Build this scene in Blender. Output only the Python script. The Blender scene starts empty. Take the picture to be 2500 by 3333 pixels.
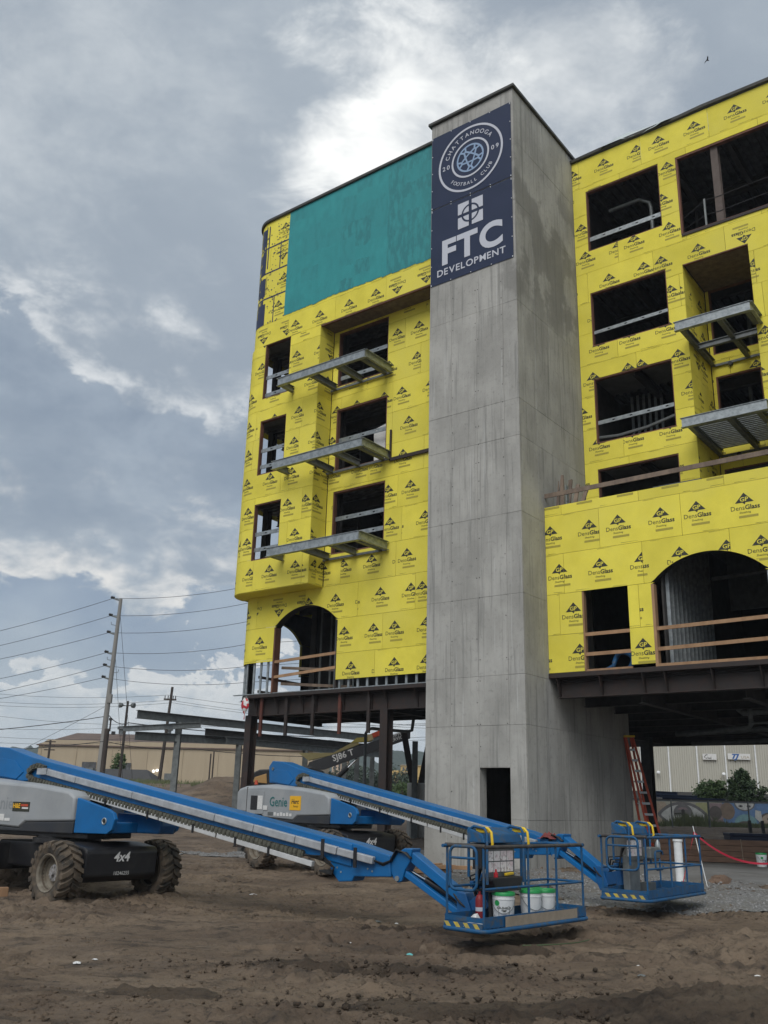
import bpy, math, random
import numpy as np
from mathutils import Vector, Matrix, noise
R = math.radians
sc = bpy.context.scene
col = sc.collection
# ------------------------------------------------------------------ camera
cam = bpy.data.cameras.new('camera'); camo = bpy.data.objects.new('camera', cam); col.objects.link(camo)
P_, RO_ = R(17.6947), R(1.5044)
fw = Vector((0, math.cos(P_), math.sin(P_))); up0 = Vector((0, -math.sin(P_), math.cos(P_))); r0 = Vector((1, 0, 0))
rt = r0*math.cos(RO_)+up0*math.sin(RO_); up = up0*math.cos(RO_)-r0*math.sin(RO_)
camo.matrix_world = Matrix(((rt.x, up.x, -fw.x, 0), (rt.y, up.y, -fw.y, 0), (rt.z, up.z, -fw.z, 1.7), (0, 0, 0, 1)))
cam.sensor_fit = 'VERTICAL'; cam.sensor_height = 36.0; cam.lens = 36.0*2989.98/3333.0
cam.clip_end = 5000; cam.clip_start = .1
sc.camera = camo
# ------------------------------------------------------------------ world and sun
SUN_AZ, SUN_EL = R(198), R(46)          # compass-like: direction towards the sun = (sin az, cos az)
wd = bpy.data.worlds.new('World'); sc.world = wd; wd.use_nodes = True
nt = wd.node_tree; nt.nodes.clear()
def N(t, **k):
    n = nt.nodes.new(t)
    for a, b in k.items(): setattr(n, a, b)
    return n
def L(a, b): nt.links.new(a, b)
def MA(op, a, b=None, c=None, clamp=False):
    n = N('ShaderNodeMath', operation=op, use_clamp=clamp)
    for i, v in enumerate((a, b, c)):
        if v is None: continue
        if isinstance(v, (int, float)): n.inputs[i].default_value = v
        else: L(v, n.inputs[i])
    return n.outputs[0]
def MR(v, a, b, c=0., d=1., smooth=True):
    n = N('ShaderNodeMapRange', interpolation_type='SMOOTHSTEP' if smooth else 'LINEAR')
    L(v, n.inputs[0])
    for i, q in enumerate((a, b, c, d)): n.inputs[i+1].default_value = q
    return n.outputs[0]
def MIX(f, a, b):
    n = N('ShaderNodeMix', data_type='RGBA')
    for s, v in ((n.inputs[0], f), (n.inputs[6], a), (n.inputs[7], b)):
        if isinstance(v, (int, float)): s.default_value = v
        elif isinstance(v, tuple): s.default_value = v+(1,)
        else: L(v, s)
    return n.outputs[2]
def VM(op, a, b=None):
    n = N('ShaderNodeVectorMath', operation=op)
    for i, v in enumerate((a, b)):
        if v is None: continue
        if isinstance(v, tuple): n.inputs[i].default_value = v
        else: L(v, n.inputs[i])
    return n
def NZ(vec, scale, detail=8, rough=.55, dist=0., lac=2.):
    n = N('ShaderNodeTexNoise'); L(vec, n.inputs['Vector'])
    n.inputs['Scale'].default_value = scale; n.inputs['Detail'].default_value = detail
    n.inputs['Roughness'].default_value = rough; n.inputs['Distortion'].default_value = dist; n.inputs['Lacunarity'].default_value = lac
    return n.outputs[0]
sky = N('ShaderNodeTexSky', sky_type='NISHITA', sun_disc=False, sun_elevation=SUN_EL, sun_rotation=SUN_AZ, air_density=1.2, dust_density=2.0)
tcn = N('ShaderNodeTexCoord'); D = VM('NORMALIZE', tcn.outputs['Generated']).outputs[0]
sp = N('ShaderNodeSeparateXYZ'); L(D, sp.inputs[0])
zc = MA('MAXIMUM', sp.outputs[2], 0.0); hh = MA('ADD', zc, .16)
cb = N('ShaderNodeCombineXYZ'); L(MA('DIVIDE', sp.outputs[0], hh), cb.inputs[0]); L(MA('DIVIDE', sp.outputs[1], hh), cb.inputs[1])
PL = VM('ADD', cb.outputs[0], (SKY_A if 'SKY_A' in globals() else (-16.513, 11.149, 0.)))
n1 = NZ(PL.outputs[0], .62, 7, .52, .35)
n2 = NZ(VM('ADD', PL.outputs[0], (11., 4., 2.)).outputs[0], 1.7, 9, .6, .25)
def SUB(a, b): return MA('SUBTRACT', a, b)
def MUL(a, b): return MA('MULTIPLY', a, b)
def ADD(a, b): return MA('ADD', a, b)
az = MA('ARCTAN2', sp.outputs[0], sp.outputs[1]); el = MUL(MA('ARCSINE', sp.outputs[2]), 57.2958)
DS = VM('MULTIPLY', D, (1., 1., 1.7)).outputs[0]
n3 = NZ(VM('ADD', DS, (2.3, 5.1, .7)).outputs[0], 5.0, 4, .5, .2)            # broad billows
n4 = NZ(VM('ADD', DS, (7.3, 1.1, 3.7)).outputs[0], 15., 8, .62, .25)          # fine billows
n5 = NZ(VM('ADD', DS, (4.4, 8.2, 1.9)).outputs[0], 9., 8, .6, .3)
wob = ADD(MUL(SUB(n3, .5), 13.), MUL(SUB(n4, .5), 9.))
base = MIX(MR(ADD(MUL(n1, .6), MUL(n2, .4)), .36, .66), (.225, .262, .306), (.335, .374, .410))
c1 = MIX(MUL(MR(ADD(MUL(n2, .7), MUL(n4, .3)), .47, .70), .55), base, (.50, .525, .54))
eA = ADD(ADD(SUB(25.4, MUL(MA('SINE', ADD(az, .297)), 15.)), wob), 0.)         # long bank with a broken bright rim
tA = SUB(eA, el); mA = MUL(MR(tA, -.6, 1.6), MR(tA, 13., 3., .45, 1.))
c2 = MIX(MUL(mA, .88), c1, MIX(MR(n5, .36, .68), (.172, .212, .266), (.240, .283, .335)))
rA = MUL(MUL(MR(tA, -3.4, -.1), MR(tA, 1.2, .0)), MR(n5, .45, .66))
c3 = MIX(MUL(rA, .72), c2, (.60, .61, .61))
eB = ADD(ADD(13.0, MUL(MA('SINE', ADD(az, .2)), -3.)), MUL(wob, 1.15)); tB = SUB(eB, el)
cB = MUL(MUL(MR(tB, -4.2, -.4), MR(tB, 1.2, -.2)), MR(n5, .40, .62))
c4 = MIX(MUL(cB, .75), c3, (.66, .635, .595))
c5 = MIX(MUL(MUL(MR(tB, -.1, 1.3), MR(tB, 9., 1., .5, 1.)), .85), c4, MIX(MR(n3, .35, .65), (.175, .225, .300), (.265, .315, .375)))
tC = SUB(ADD(6.6, ADD(MUL(SUB(n5, .5), 22.), MUL(SUB(n4, .5), 9.))), el)
cC = MUL(MR(tC, -.1, .5), MR(tC, 5.5, .2))
c6 = MIX(MUL(MUL(cC, MR(n4, .30, .55)), .70), c5, (.60, .59, .57))
hz = MIX(MUL(MR(el, 9., .5), .8), c6, (.385, .435, .480))
g = VM('DOT_PRODUCT', D, (.030, .765, .643)).outputs['Value']                # cloud thinnest in front of the hidden sun side
g2 = VM('DOT_PRODUCT', D, (.18, .748, .638)).outputs['Value']
gl = MA('MAXIMUM', MR(ADD(g, MUL(SUB(n5, .5), .040)), .987, 1.003), MUL(MR(ADD(g2, MUL(SUB(n5, .5), .040)), .987, 1.003), .65))
c3 = MIX(MUL(MUL(gl, MR(n2, .22, .50)), 1.0), hz, (.86, .86, .83))
skm = VM('SCALE', sky.outputs[0]); skm.inputs['Scale'].default_value = .07
fin = MIX(.10, c3, skm.outputs[0])
bgn = N('ShaderNodeBackground'); L(fin, bgn.inputs[0]); bgn.inputs[1].default_value = 1.0
out = N('ShaderNodeOutputWorld'); L(bgn.outputs[0], out.inputs[0])
sl = bpy.data.lights.new('sun', 'SUN'); sl.energy = 1.5; sl.angle = R(45); sl.color = (1, .975, .94)
so = bpy.data.objects.new('sun', sl); col.objects.link(so)
sd = Vector((math.sin(SUN_AZ)*math.cos(SUN_EL), math.cos(SUN_AZ)*math.cos(SUN_EL), math.sin(SUN_EL)))
so.rotation_euler = sd.to_track_quat('Z', 'Y').to_euler()
sc.view_settings.view_transform = 'Standard'; sc.view_settings.look = 'None'; sc.view_settings.exposure = .6; sc.view_settings.gamma = 1
sc.view_settings.use_curve_mapping = False
# ------------------------------------------------------------------ helpers
class MB:
    """collects faces; build() links them as one mesh object"""
    def __init__(s, M=None): s.v = []; s.f = []; s.m = []; s.M = M
    def add(s, vs, fs, mi=0):
        o = len(s.v)
        if s.M is None: s.v += [tuple(p) for p in vs]
        else: s.v += [tuple(s.M @ Vector(p)) for p in vs]
        s.f += [tuple(i+o for i in f) for f in fs]; s.m += [mi]*len(fs)
        return s
    def box(s, x0, x1, y0, y1, z0, z1, mi=0):
        return s.add([(x0,y0,z0),(x1,y0,z0),(x1,y1,z0),(x0,y1,z0),(x0,y0,z1),(x1,y0,z1),(x1,y1,z1),(x0,y1,z1)],
            [(0,3,2,1),(4,5,6,7),(0,1,5,4),(1,2,6,5),(2,3,7,6),(3,0,4,7)], mi)
    def frame(s, p0, p1, up=(0, 0, 1)):
        p0, p1 = Vector(p0), Vector(p1); d = (p1-p0); d.normalize(); u = Vector(up)
        if abs(d.dot(u)) > .98: u = Vector((1, 0, 0))
        a = d.cross(u).normalized(); b = a.cross(d).normalized()
        return p0, p1, a, b
    def prof(s, p0, p1, poly, up=(0, 0, 1), mi=0):
        """extrude a 2-D profile (side, up) from p0 to p1"""
        p0, p1, a, b = s.frame(p0, p1, up); n = len(poly)
        vs = [p0+a*x+b*y for x, y in poly]+[p1+a*x+b*y for x, y in poly]
        fs = [(i, (i+1) % n, n+(i+1) % n, n+i) for i in range(n)]+[tuple(range(n-1, -1, -1)), tuple(range(n, 2*n))]
        return s.add(vs, fs, mi)
    def bar(s, p0, p1, w, h, up=(0, 0, 1), mi=0):
        return s.prof(p0, p1, [(-w/2,-h/2),(w/2,-h/2),(w/2,h/2),(-w/2,h/2)], up, mi)
    def ibeam(s, p0, p1, h, b, tw=.012, tf=.018, up=(0, 0, 1), mi=0):
        H, B, t = h/2, b/2, tw/2
        return s.prof(p0, p1, [(-B,-H),(B,-H),(B,-H+tf),(t,-H+tf),(t,H-tf),(B,H-tf),(B,H),(-B,H),(-B,H-tf),(-t,H-tf),(-t,-H+tf),(-B,-H+tf)], up, mi)
    def chan(s, p0, p1, h, b, t=.012, side=1, up=(0, 0, 1), mi=0):
        H = h/2; k = side
        pl = [(0,-H),(k*b,-H),(k*b,-H+t),(k*t,-H+t),(k*t,H-t),(k*b,H-t),(k*b,H),(0,H)]
        return s.prof(p0, p1, pl if k > 0 else pl[::-1], up, mi)
    def tube(s, pts, r, n=8, mi=0, closed=False):
        pts = [Vector(p) for p in pts]; m = len(pts); rings = []; a = None
        for i, p in enumerate(pts):
            q0 = pts[i-1] if (i or closed) else p; q1 = pts[(i+1) % m] if (i < m-1 or closed) else p
            d = (q1-q0).normalized()
            if a is None: a = d.orthogonal().normalized()
            a = (a-d*a.dot(d)); a = a.normalized() if a.length > 1e-6 else d.orthogonal().normalized()
            b = d.cross(a); rr = r[i] if isinstance(r, (list, tuple)) else r
            rings.append([p+(a*math.cos(t)+b*math.sin(t))*rr for t in [2*math.pi*k/n for k in range(n)]])
        vs = [v for q in rings for v in q]; fs = []
        for i in range(m if closed else m-1):
            j = (i+1) % m
            for k in range(n): fs.append((i*n+k, i*n+(k+1) % n, j*n+(k+1) % n, j*n+k))
        if not closed: fs += [tuple(range(n-1, -1, -1)), tuple(range((m-1)*n, m*n))]
        return s.add(vs, fs, mi)
    def cyl(s, p0, p1, r, n=12, mi=0, r1=None): return s.tube([p0, p1], [r, r if r1 is None else r1], n, mi)
    def lathe(s, prof, o=(0, 0, 0), ax=(0, 0, 1), n=20, mi=0, cap=True):
        o = Vector(o); ax = Vector(ax).normalized(); a = ax.orthogonal().normalized(); b = ax.cross(a); vs = []; m = len(prof)
        for r, h in prof:
            for k in range(n):
                t = 2*math.pi*k/n; vs.append(o+ax*h+(a*math.cos(t)+b*math.sin(t))*r)
        fs = [(i*n+k, i*n+(k+1) % n, (i+1)*n+(k+1) % n, (i+1)*n+k) for i in range(m-1) for k in range(n)]
        if cap: fs += [tuple(range(n-1, -1, -1)), tuple(range((m-1)*n, m*n))]
        return s.add(vs, fs, mi)
    def slab(s, poly, c0, c1, ax='y', mi=0):
        """2-D polygon extruded along an axis: ax y -> poly is (x,z); x -> (y,z); z -> (x,y)"""
        f = {'y': lambda a, b, c: (a, c, b), 'x': lambda a, b, c: (c, a, b), 'z': lambda a, b, c: (a, b, c)}[ax]; n = len(poly)
        vs = [f(a, b, c0) for a, b in poly]+[f(a, b, c1) for a, b in poly]
        fs = [(i, (i+1) % n, n+(i+1) % n, n+i) for i in range(n)]+[tuple(range(n-1, -1, -1)), tuple(range(n, 2*n))]
        return s.add(vs, fs, mi)
    def text(s, body, o, ex, ey, size, mi=0, bold=0., align='c', shear=0., sx=1.):
        vs, fs, w = tmesh(body, bold, shear); o = Vector(o); ex = Vector(ex).normalized(); ey = Vector(ey).normalized()
        off = {'c': -w/2, 'l': 0, 'r': -w}[align]
        return s.add([o+ex*((x+off)*size*sx)+ey*(y*size) for x, y in vs], fs, mi)
    def build(s, name, mats, parent=None, smooth=0, bevel=0, fix=True):
        me = bpy.data.meshes.new(name); me.from_pydata(s.v, [], s.f)
        for m in (mats if isinstance(mats, (list, tuple)) else [mats]): me.materials.append(m)
        if any(s.m): me.polygons.foreach_set('material_index', s.m)
        if fix:
            import bmesh
            b = bmesh.new(); b.from_mesh(me); bmesh.ops.recalc_face_normals(b, faces=b.faces); b.to_mesh(me); b.free()
        if smooth:
            me.polygons.foreach_set('use_smooth', [True]*len(me.polygons))
            me.set_sharp_from_angle(angle=R(smooth))
        o = bpy.data.objects.new(name, me); col.objects.link(o); o.parent = parent
        if bevel:
            bm_ = o.modifiers.new('bevel', 'BEVEL'); bm_.width = bevel; bm_.segments = 2; bm_.limit_method = 'ANGLE'; bm_.angle_limit = R(35); bm_.harden_normals = False
        return o
_tc = {}; TRES = [2]
def tmesh(body, bold=0., shear=0.):
    k = (body, bold, shear, TRES[0])
    if k in _tc: return _tc[k]
    cu = bpy.data.curves.new('tmp', 'FONT'); cu.body = body; cu.size = 1.0; cu.offset = bold; cu.resolution_u = TRES[0]; cu.shear = shear; cu.fill_mode = 'FRONT'
    o = bpy.data.objects.new('tmp', cu); col.objects.link(o)
    dg = bpy.context.evaluated_depsgraph_get(); me = o.evaluated_get(dg).to_mesh()
    vs = [(v.co.x, v.co.y) for v in me.vertices]; fs = [tuple(p.vertices) for p in me.polygons]
    o.evaluated_get(dg).to_mesh_clear(); bpy.data.objects.remove(o); bpy.data.curves.remove(cu)
    x0 = min(v[0] for v in vs); x1 = max(v[0] for v in vs)
    _tc[k] = ([(x-x0, y) for x, y in vs], fs, x1-x0); return _tc[k]
def empty(name, loc=(0, 0, 0), rz=0, parent=None):
    o = bpy.data.objects.new(name, None); col.objects.link(o); o.location = loc; o.rotation_euler = (0, 0, rz); o.parent = parent; o.empty_display_size = .2
    return o
def tag(o, label, cat, group=None, kind=None):
    if label: o['label'] = label
    if cat: o['category'] = cat
    if group: o['group'] = group
    if kind: o['kind'] = kind
    return o
def structure(o, label=None): 
    o['kind'] = 'structure'
    if label: o['label'] = label
    return o
def TR(loc=(0, 0, 0), rz=0): return Matrix.Translation(loc) @ Matrix.Rotation(rz, 4, 'Z')
# ------------------------------------------------------------------ materials
def mat(name, c, rough=.7, metal=0., c2=None, scale=3., stretch=(1, 1, 1), amt=1., bump=0., bscale=None, rnd=0., spec=None, c3=None, s3=1., lo=.35, hi=.65, detail=6., coat=0.):
    """base colour with a noise-driven second colour, a large third tone, relief, and a small random tone for each object"""
    m = bpy.data.materials.new(name); m.use_nodes = True; t = m.node_tree; n = t.nodes; b = n['Principled BSDF']; l = t.links
    b.inputs['Roughness'].default_value = rough; b.inputs['Metallic'].default_value = metal
    if spec is not None: b.inputs['Specular IOR Level'].default_value = spec
    if coat: b.inputs['Coat Weight'].default_value = coat; b.inputs['Coat Roughness'].default_value = .15
    tc = n.new('ShaderNodeTexCoord'); mp = n.new('ShaderNodeMapping'); l.new(tc.outputs['Object'], mp.inputs[0]); mp.inputs['Scale'].default_value = stretch
    cur = None
    def rgb(c): 
        q = n.new('ShaderNodeRGB'); q.outputs[0].default_value = tuple(c)+(1,); return q.outputs[0]
    cur = rgb(c)
    def nz(scale, det, src):
        q = n.new('ShaderNodeTexNoise'); q.inputs['Scale'].default_value = scale; q.inputs['Detail'].default_value = det; q.inputs['Roughness'].default_value = .6; l.new(src, q.inputs['Vector']); return q.outputs[0]
    def mix(f, a, b_):
        q = n.new('ShaderNodeMix'); q.data_type = 'RGBA'
        for s_, v in ((q.inputs[0], f), (q.inputs[6], a), (q.inputs[7], b_)):
            if isinstance(v, float): s_.default_value = v
            else: l.new(v, s_)
        return q.outputs[2]
    def rng(v, a, b_, c_, d):
        q = n.new('ShaderNodeMapRange'); l.new(v, q.inputs[0])
        for i, w in enumerate((a, b_, c_, d)): q.inputs[i+1].default_value = w
        return q.outputs[0]
    f = None
    if c2 is not None:
        f = nz(scale, detail, mp.outputs[0]); cur = mix(rng(f, lo, hi, 0., amt), cur, rgb(c2))
    if c3 is not None:
        f3 = nz(s3, 5., tc.outputs['Object']); cur = mix(rng(f3, .45, .7, 0., 1.), cur, rgb(c3))
    if rnd:
        oi = n.new('ShaderNodeObjectInfo'); h = n.new('ShaderNodeHueSaturation'); l.new(rng(oi.outputs['Random'], 0., 1., 1-rnd, 1+rnd), h.inputs['Value']); l.new(cur, h.inputs['Color']); cur = h.outputs[0]
    l.new(cur, b.inputs['Base Color'])
    if f is not None:
        l.new(rng(f, 0., 1., max(0., rough-.1), min(1., rough+.1)), b.inputs['Roughness'])
    if bump:
        fb = nz(bscale or scale*4, 8., mp.outputs[0]); bp = n.new('ShaderNodeBump'); bp.inputs['Strength'].default_value = 1.; bp.inputs['Distance'].default_value = bump
        l.new(fb, bp.inputs['Height']); l.new(bp.outputs[0], b.inputs['Normal'])
    return m
def emis(name, c, s):
    m = bpy.data.materials.new(name); m.use_nodes = True; b = m.node_tree.nodes['Principled BSDF']; b.inputs['Emission Color'].default_value = tuple(c)+(1,); b.inputs['Emission Strength'].default_value = s
    b.inputs['Base Color'].default_value = (.8, .8, .8, 1); return m
K = {}
def concrete(name):
    """board-marked concrete: vertical drips, blotches, pale efflorescence lines, damp patches near the top of the far side"""
    m = bpy.data.materials.new(name); m.use_nodes = True; t = m.node_tree; n = t.nodes; b = n['Principled BSDF']; l = t.links; b.inputs['Roughness'].default_value = .88; b.inputs['Specular IOR Level'].default_value = .3
    tc = n.new('ShaderNodeTexCoord')
    def nz(s, d, st, r=.6, off=0.):
        mp = n.new('ShaderNodeMapping'); mp.inputs['Scale'].default_value = st; mp.inputs['Location'].default_value = (off, off, off); l.new(tc.outputs['Object'], mp.inputs[0]); q = n.new('ShaderNodeTexNoise'); q.inputs['Scale'].default_value = s; q.inputs['Detail'].default_value = d; q.inputs['Roughness'].default_value = r; l.new(mp.outputs[0], q.inputs['Vector']); return q.outputs[0]
    def rg(v, a, b_, c=0., d=1.):
        q = n.new('ShaderNodeMapRange'); q.interpolation_type = 'SMOOTHSTEP'; l.new(v, q.inputs[0])
        for i, w in enumerate((a, b_, c, d)): q.inputs[i+1].default_value = w
        return q.outputs[0]
    def mx(f, a, c):
        q = n.new('ShaderNodeMix'); q.data_type = 'RGBA'; l.new(f, q.inputs[0])
        for s_, v in ((q.inputs[6], a), (q.inputs[7], c)):
            if isinstance(v, tuple): s_.default_value = v+(1,)
            else: l.new(v, s_)
        return q.outputs[2]
    def mul(a, b_):
        q = n.new('ShaderNodeMath'); q.operation = 'MULTIPLY'
        for s_, v in ((q.inputs[0], a), (q.inputs[1], b_)):
            if isinstance(v, float): s_.default_value = v
            else: l.new(v, s_)
        return q.outputs[0]
    c = mx(rg(nz(.8, 8, (1, 1, .6)), .34, .66), (.400, .394, .368), (.292, .288, .268))
    c = mx(mul(rg(nz(2.2, 7, (3.2, 3.2, .14), .65, 3.), .50, .68), .62), c, (.178, .179, .168))
    c = mx(mul(rg(nz(3.1, 6, (4.5, 4.5, .10), .6, 9.), .58, .70), .55), c, (.480, .482, .468))
    c = mx(mul(rg(nz(6., 8, (1, 1, 1), .7, 5.), .52, .72), .60), c, (.200, .202, .188))
    sp = n.new('ShaderNodeSeparateXYZ'); l.new(tc.outputs['Object'], sp.inputs[0])
    wet = mul(mul(rg(nz(.55, 6, (1, 1, .8), .6, 1.5), .46, .54), rg(sp.outputs[2], 15.5, 18.5)), mul(rg(sp.outputs[2], 24.5, 21.5), rg(sp.outputs[0], -1.2, -.1)))
    c = mx(mul(wet, .60), c, (.150, .148, .136))
    oi = n.new('ShaderNodeObjectInfo'); h = n.new('ShaderNodeHueSaturation'); l.new(rg(oi.outputs['Random'], 0., 1., .96, 1.04), h.inputs['Value']); l.new(c, h.inputs['Color']); l.new(h.outputs[0], b.inputs['Base Color'])
    bp = n.new('ShaderNodeBump'); bp.inputs['Distance'].default_value = .004; l.new(nz(16, 8, (1, 1, .5), .7), bp.inputs['Height']); l.new(bp.outputs[0], b.inputs['Normal']); return m
K['yellow'] = mat('yellow glass mat sheathing', (.77, .675, .088), .82, c2=(.67, .585, .075), scale=1.3, amt=.9, bump=.002, bscale=40, rnd=.075, c3=(.71, .63, .105), s3=.5, spec=.2)
K['print'] = mat('black board print', (.028, .03, .02), .7)
K['bar'] = mat('grey fine print', (.42, .36, .045), .75, c2=(.30, .26, .05), scale=30, stretch=(1, 1, 3))
K['teal'] = mat('teal liquid membrane', (.020, .270, .280), .55, c2=(.015, .225, .235), scale=2.6, stretch=(1.2, 1.2, .6), c3=(.016, .240, .250), s3=.55, bump=.004, bscale=9)
K['tealdark'] = mat('teal liquid membrane second coat', (.013, .182, .195), .55, c2=(.021, .250, .260), scale=3.2, stretch=(1.6, 1.6, .55), lo=.44, hi=.60, bump=.004, bscale=9)
K['navy'] = mat('navy joint sealer', (.012, .018, .055), .5, c2=(.02, .03, .08), scale=6)
K['conc'] = concrete('cast concrete')
K['concd'] = mat('dark cast concrete', (.15, .148, .135), .8, c2=(.10, .10, .09), scale=1.5, stretch=(2.2, 2.2, .22), rnd=.07, bump=.003, bscale=14, c3=(.185, .185, .175), s3=.9)  # darker concrete for the core behind the panels
K['slab'] = mat('floor concrete', (.20, .20, .19), .85, c2=(.14, .14, .13), scale=2)
K['dark'] = mat('near black tone', (.042, .040, .038), .8, c2=(.026, .025, .024), scale=4)  # near-black puts the shade of the rooms into walls and framing
K['deck'] = mat('metal deck', (.12, .125, .13), .55, .5, c2=(.05, .05, .05), scale=3, rnd=.1)
K['rust'] = mat('primed brown steel', (.024, .017, .015), .7, c2=(.050, .026, .019), scale=5, lo=.45, hi=.8, c3=(.022, .018, .017), s3=2)
K['red'] = mat('red oxide steel', (.11, .030, .018), .7, c2=(.07, .022, .015), scale=6)
K['galv'] = mat('galvanised steel', (.34, .37, .38), .45, .5, c2=(.23, .255, .265), scale=7, rnd=.06, lo=.4, hi=.6)
K['galvd'] = mat('weathered and shaded galvanised steel', (.165, .18, .18), .55, .35, c2=(.11, .12, .12), scale=5, rnd=.1)  # tone lowered to put underside shade into the joists; also plain weathered steel
K['wood'] = mat('framing lumber', (.36, .22, .12), .8, c2=(.26, .15, .08), scale=4, stretch=(1, 1, .3), rnd=.12)
K['buck'] = mat('stained wood buck', (.17, .075, .045), .8, c2=(.10, .045, .03), scale=5, stretch=(1, 1, .2), rnd=.2)
K['oldwood'] = mat('weathered plank', (.20, .15, .11), .85, c2=(.12, .09, .07), scale=5, stretch=(1, 1, .3), rnd=.2)
K['membrane'] = mat('pale roof membrane', (.50, .55, .55), .5, c2=(.40, .45, .45), scale=3)
K['coping'] = mat('bronze coping', (.075, .072, .062), .5, .4, c2=(.05, .05, .045), scale=3)
K['white'] = mat('white plastic', (.74, .76, .76), .45, c2=(.62, .64, .64), scale=6)
K['black'] = mat('black paint', (.012, .012, .014), .45, c2=(.03, .028, .026), scale=4, lo=.5, hi=.8)
K['blue'] = mat('blue machine paint', (.003, .122, .345), .40, c2=(.005, .098, .27), scale=2.2, lo=.42, hi=.75, spec=.4, c3=(.012, .105, .27), s3=.9)
K['bluew'] = mat('scuffed blue basket paint', (.010, .085, .205), .6, c2=(.065, .080, .095), scale=9, lo=.48, hi=.66, c3=(.010, .068, .165), s3=3., spec=.3)
K['cover'] = mat('grey machine cover', (.29, .31, .325), .5, c2=(.255, .27, .28), scale=2, c3=(.33, .34, .345), s3=1.2)
K['navyplast'] = mat('dark moulded plastic', (.022, .026, .034), .55, c2=(.035, .036, .038), scale=4)
K['alu'] = mat('aluminium tray', (.46, .48, .50), .45, .35, c2=(.33, .345, .36), scale=6)
K['rubber'] = mat('muddy rubber', (.036, .032, .027), .95, c2=(.115, .088, .062), scale=4.5, lo=.38, hi=.58, bump=.012, bscale=16)
K['rim'] = mat('mud caked rim', (.16, .135, .10), .85, c2=(.10, .085, .065), scale=6, lo=.4, hi=.6, c3=(.24, .22, .18), s3=6)
K['hub'] = mat('hub paint', (.34, .34, .35), .7, c2=(.16, .14, .12), scale=18)
K['hose'] = mat('hydraulic hose', (.012, .012, .012), .5)
K['chain'] = mat('cable carrier', (.11, .11, .085), .6, c2=(.05, .05, .04), scale=12)
K['chrome'] = mat('chrome rod', (.7, .7, .7), .15, 1.)
K['hyel'] = mat('yellow paint', (.75, .52, .02), .5, c2=(.60, .40, .02), scale=9)
K['green'] = mat('green lid', (.015, .29, .075), .45)
K['redp'] = mat('red plastic', (.45, .02, .03), .5)
K['tan'] = mat('cardboard', (.30, .25, .19), .85, c2=(.24, .20, .15), scale=8)
K['ladder'] = mat('orange fibreglass', (.52, .070, .018), .5, c2=(.38, .055, .03), scale=7, rnd=.05)
K['paper'] = mat('paper sticker', (.68, .68, .66), .6, c2=(.55, .55, .54), scale=20)
K['tanwall'] = mat('tan painted wall', (.40, .33, .23), .85, c2=(.36, .295, .205), scale=.4, stretch=(3, 3, .3))
K['beige'] = mat('beige metal panel', (.42, .41, .355), .55, c2=(.39, .38, .325), scale=.8, stretch=(4, 4, .3), rnd=.03)
K['shingle'] = mat('dark roofing', (.045, .045, .047), .9, c2=(.06, .058, .056), scale=3)
K['pole'] = mat('grey pole', (.25, .245, .23), .8, c2=(.19, .185, .175), scale=2, stretch=(1, 1, .2))
K['woodpole'] = mat('creosoted pole', (.055, .043, .035), .85, c2=(.035, .028, .024), scale=3, stretch=(1, 1, .2))
K['wire'] = mat('cable', (.02, .02, .022), .6)
K['bark'] = mat('bark', (.085, .065, .05), .9)
# ------------------------------------------------------------------ the building: local frame u along the fronts, v into depth, z up
BO = (4.0457, 25.7411, 0); BR = R(-37.6066)
rng = random.Random(11)
# printed mark of the boards: (polygon, material index), origin at the apex of the triangle
LOGO = []
def _logo():
    def put(body, x, y, size, bold, mi, align='c', shear=0, sx=1.):
        vs, fs, w = tmesh(body, bold, shear); off = {'c': -w/2, 'l': 0., 'r': -w}[align]
        for f in fs: LOGO.append(([(x+(vs[i][0]+off)*size*sx, y+vs[i][1]*size) for i in f], mi))
        return w*size*sx
    LOGO.append(([(-.245, -.275), (.245, -.275), (0, 0)], 1))
    LOGO.append(([(-.05, -.275), (0.005, -.33), (.035, -.275)], 1))
    put('GP', 0, -.24, .165, .016, 2, sx=1.1)
    w = put('Dens', -.365, -.475, .18, .0, 1, 'l')
    put('Glass', -.365+w+.012, -.475, .18, .028, 1, 'l')
    put('Sheathing', .0, -.575, .078, .004, 1, shear=.2)
    LOGO.append(([(-.17, -.70), (.33, -.70), (.33, -.635), (-.17, -.635)], 3))
_logo()
def clip(poly, xa, xb, za, zb):
    for ax, lim, sg in ((0, xa, 1), (0, xb, -1), (1, za, 1), (1, zb, -1)):
        out = []; n = len(poly)
        for i in range(n):
            p, q = poly[i], poly[(i+1) % n]; dp, dq = (p[ax]-lim)*sg, (q[ax]-lim)*sg
            if dp >= 0: out.append(p)
            if (dp >= 0) != (dq >= 0):
                t = dp/(dp-dq); out.append((p[0]+(q[0]-p[0])*t, p[1]+(q[1]-p[1])*t))
        poly = out
        if len(poly) < 3: return None
    return poly
def sub(ps, o):
    r = []; ox0, ox1, oz0, oz1 = o
    for (a, b, c, d, e) in ps:            # x0,x1,z0 left,z0 right,z1
        if ox1 <= a or ox0 >= b or oz1 <= c or oz0 >= e: r.append((a, b, c, d, e)); continue
        if ox0 > a: r.append((a, ox0, c, d, e))
        if ox1 < b: r.append((ox1, b, c, d, e))
        m0, m1 = max(a, ox0), min(b, ox1)
        if oz0 > c: r.append((m0, m1, c, c, oz0))
        if oz1 < e: r.append((m0, m1, oz1, oz1, e))
    return r
def arch_z(x, A):
    xa, xb, z0, sp_, ap = A; w = (xb-xa)/2; r = ap-sp_; Q = (w*w+r*r)/(2*r); c = (xa+xb)/2
    return sp_+math.sqrt(max(0, Q*Q-(x-c)**2))-(Q-r)
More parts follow.
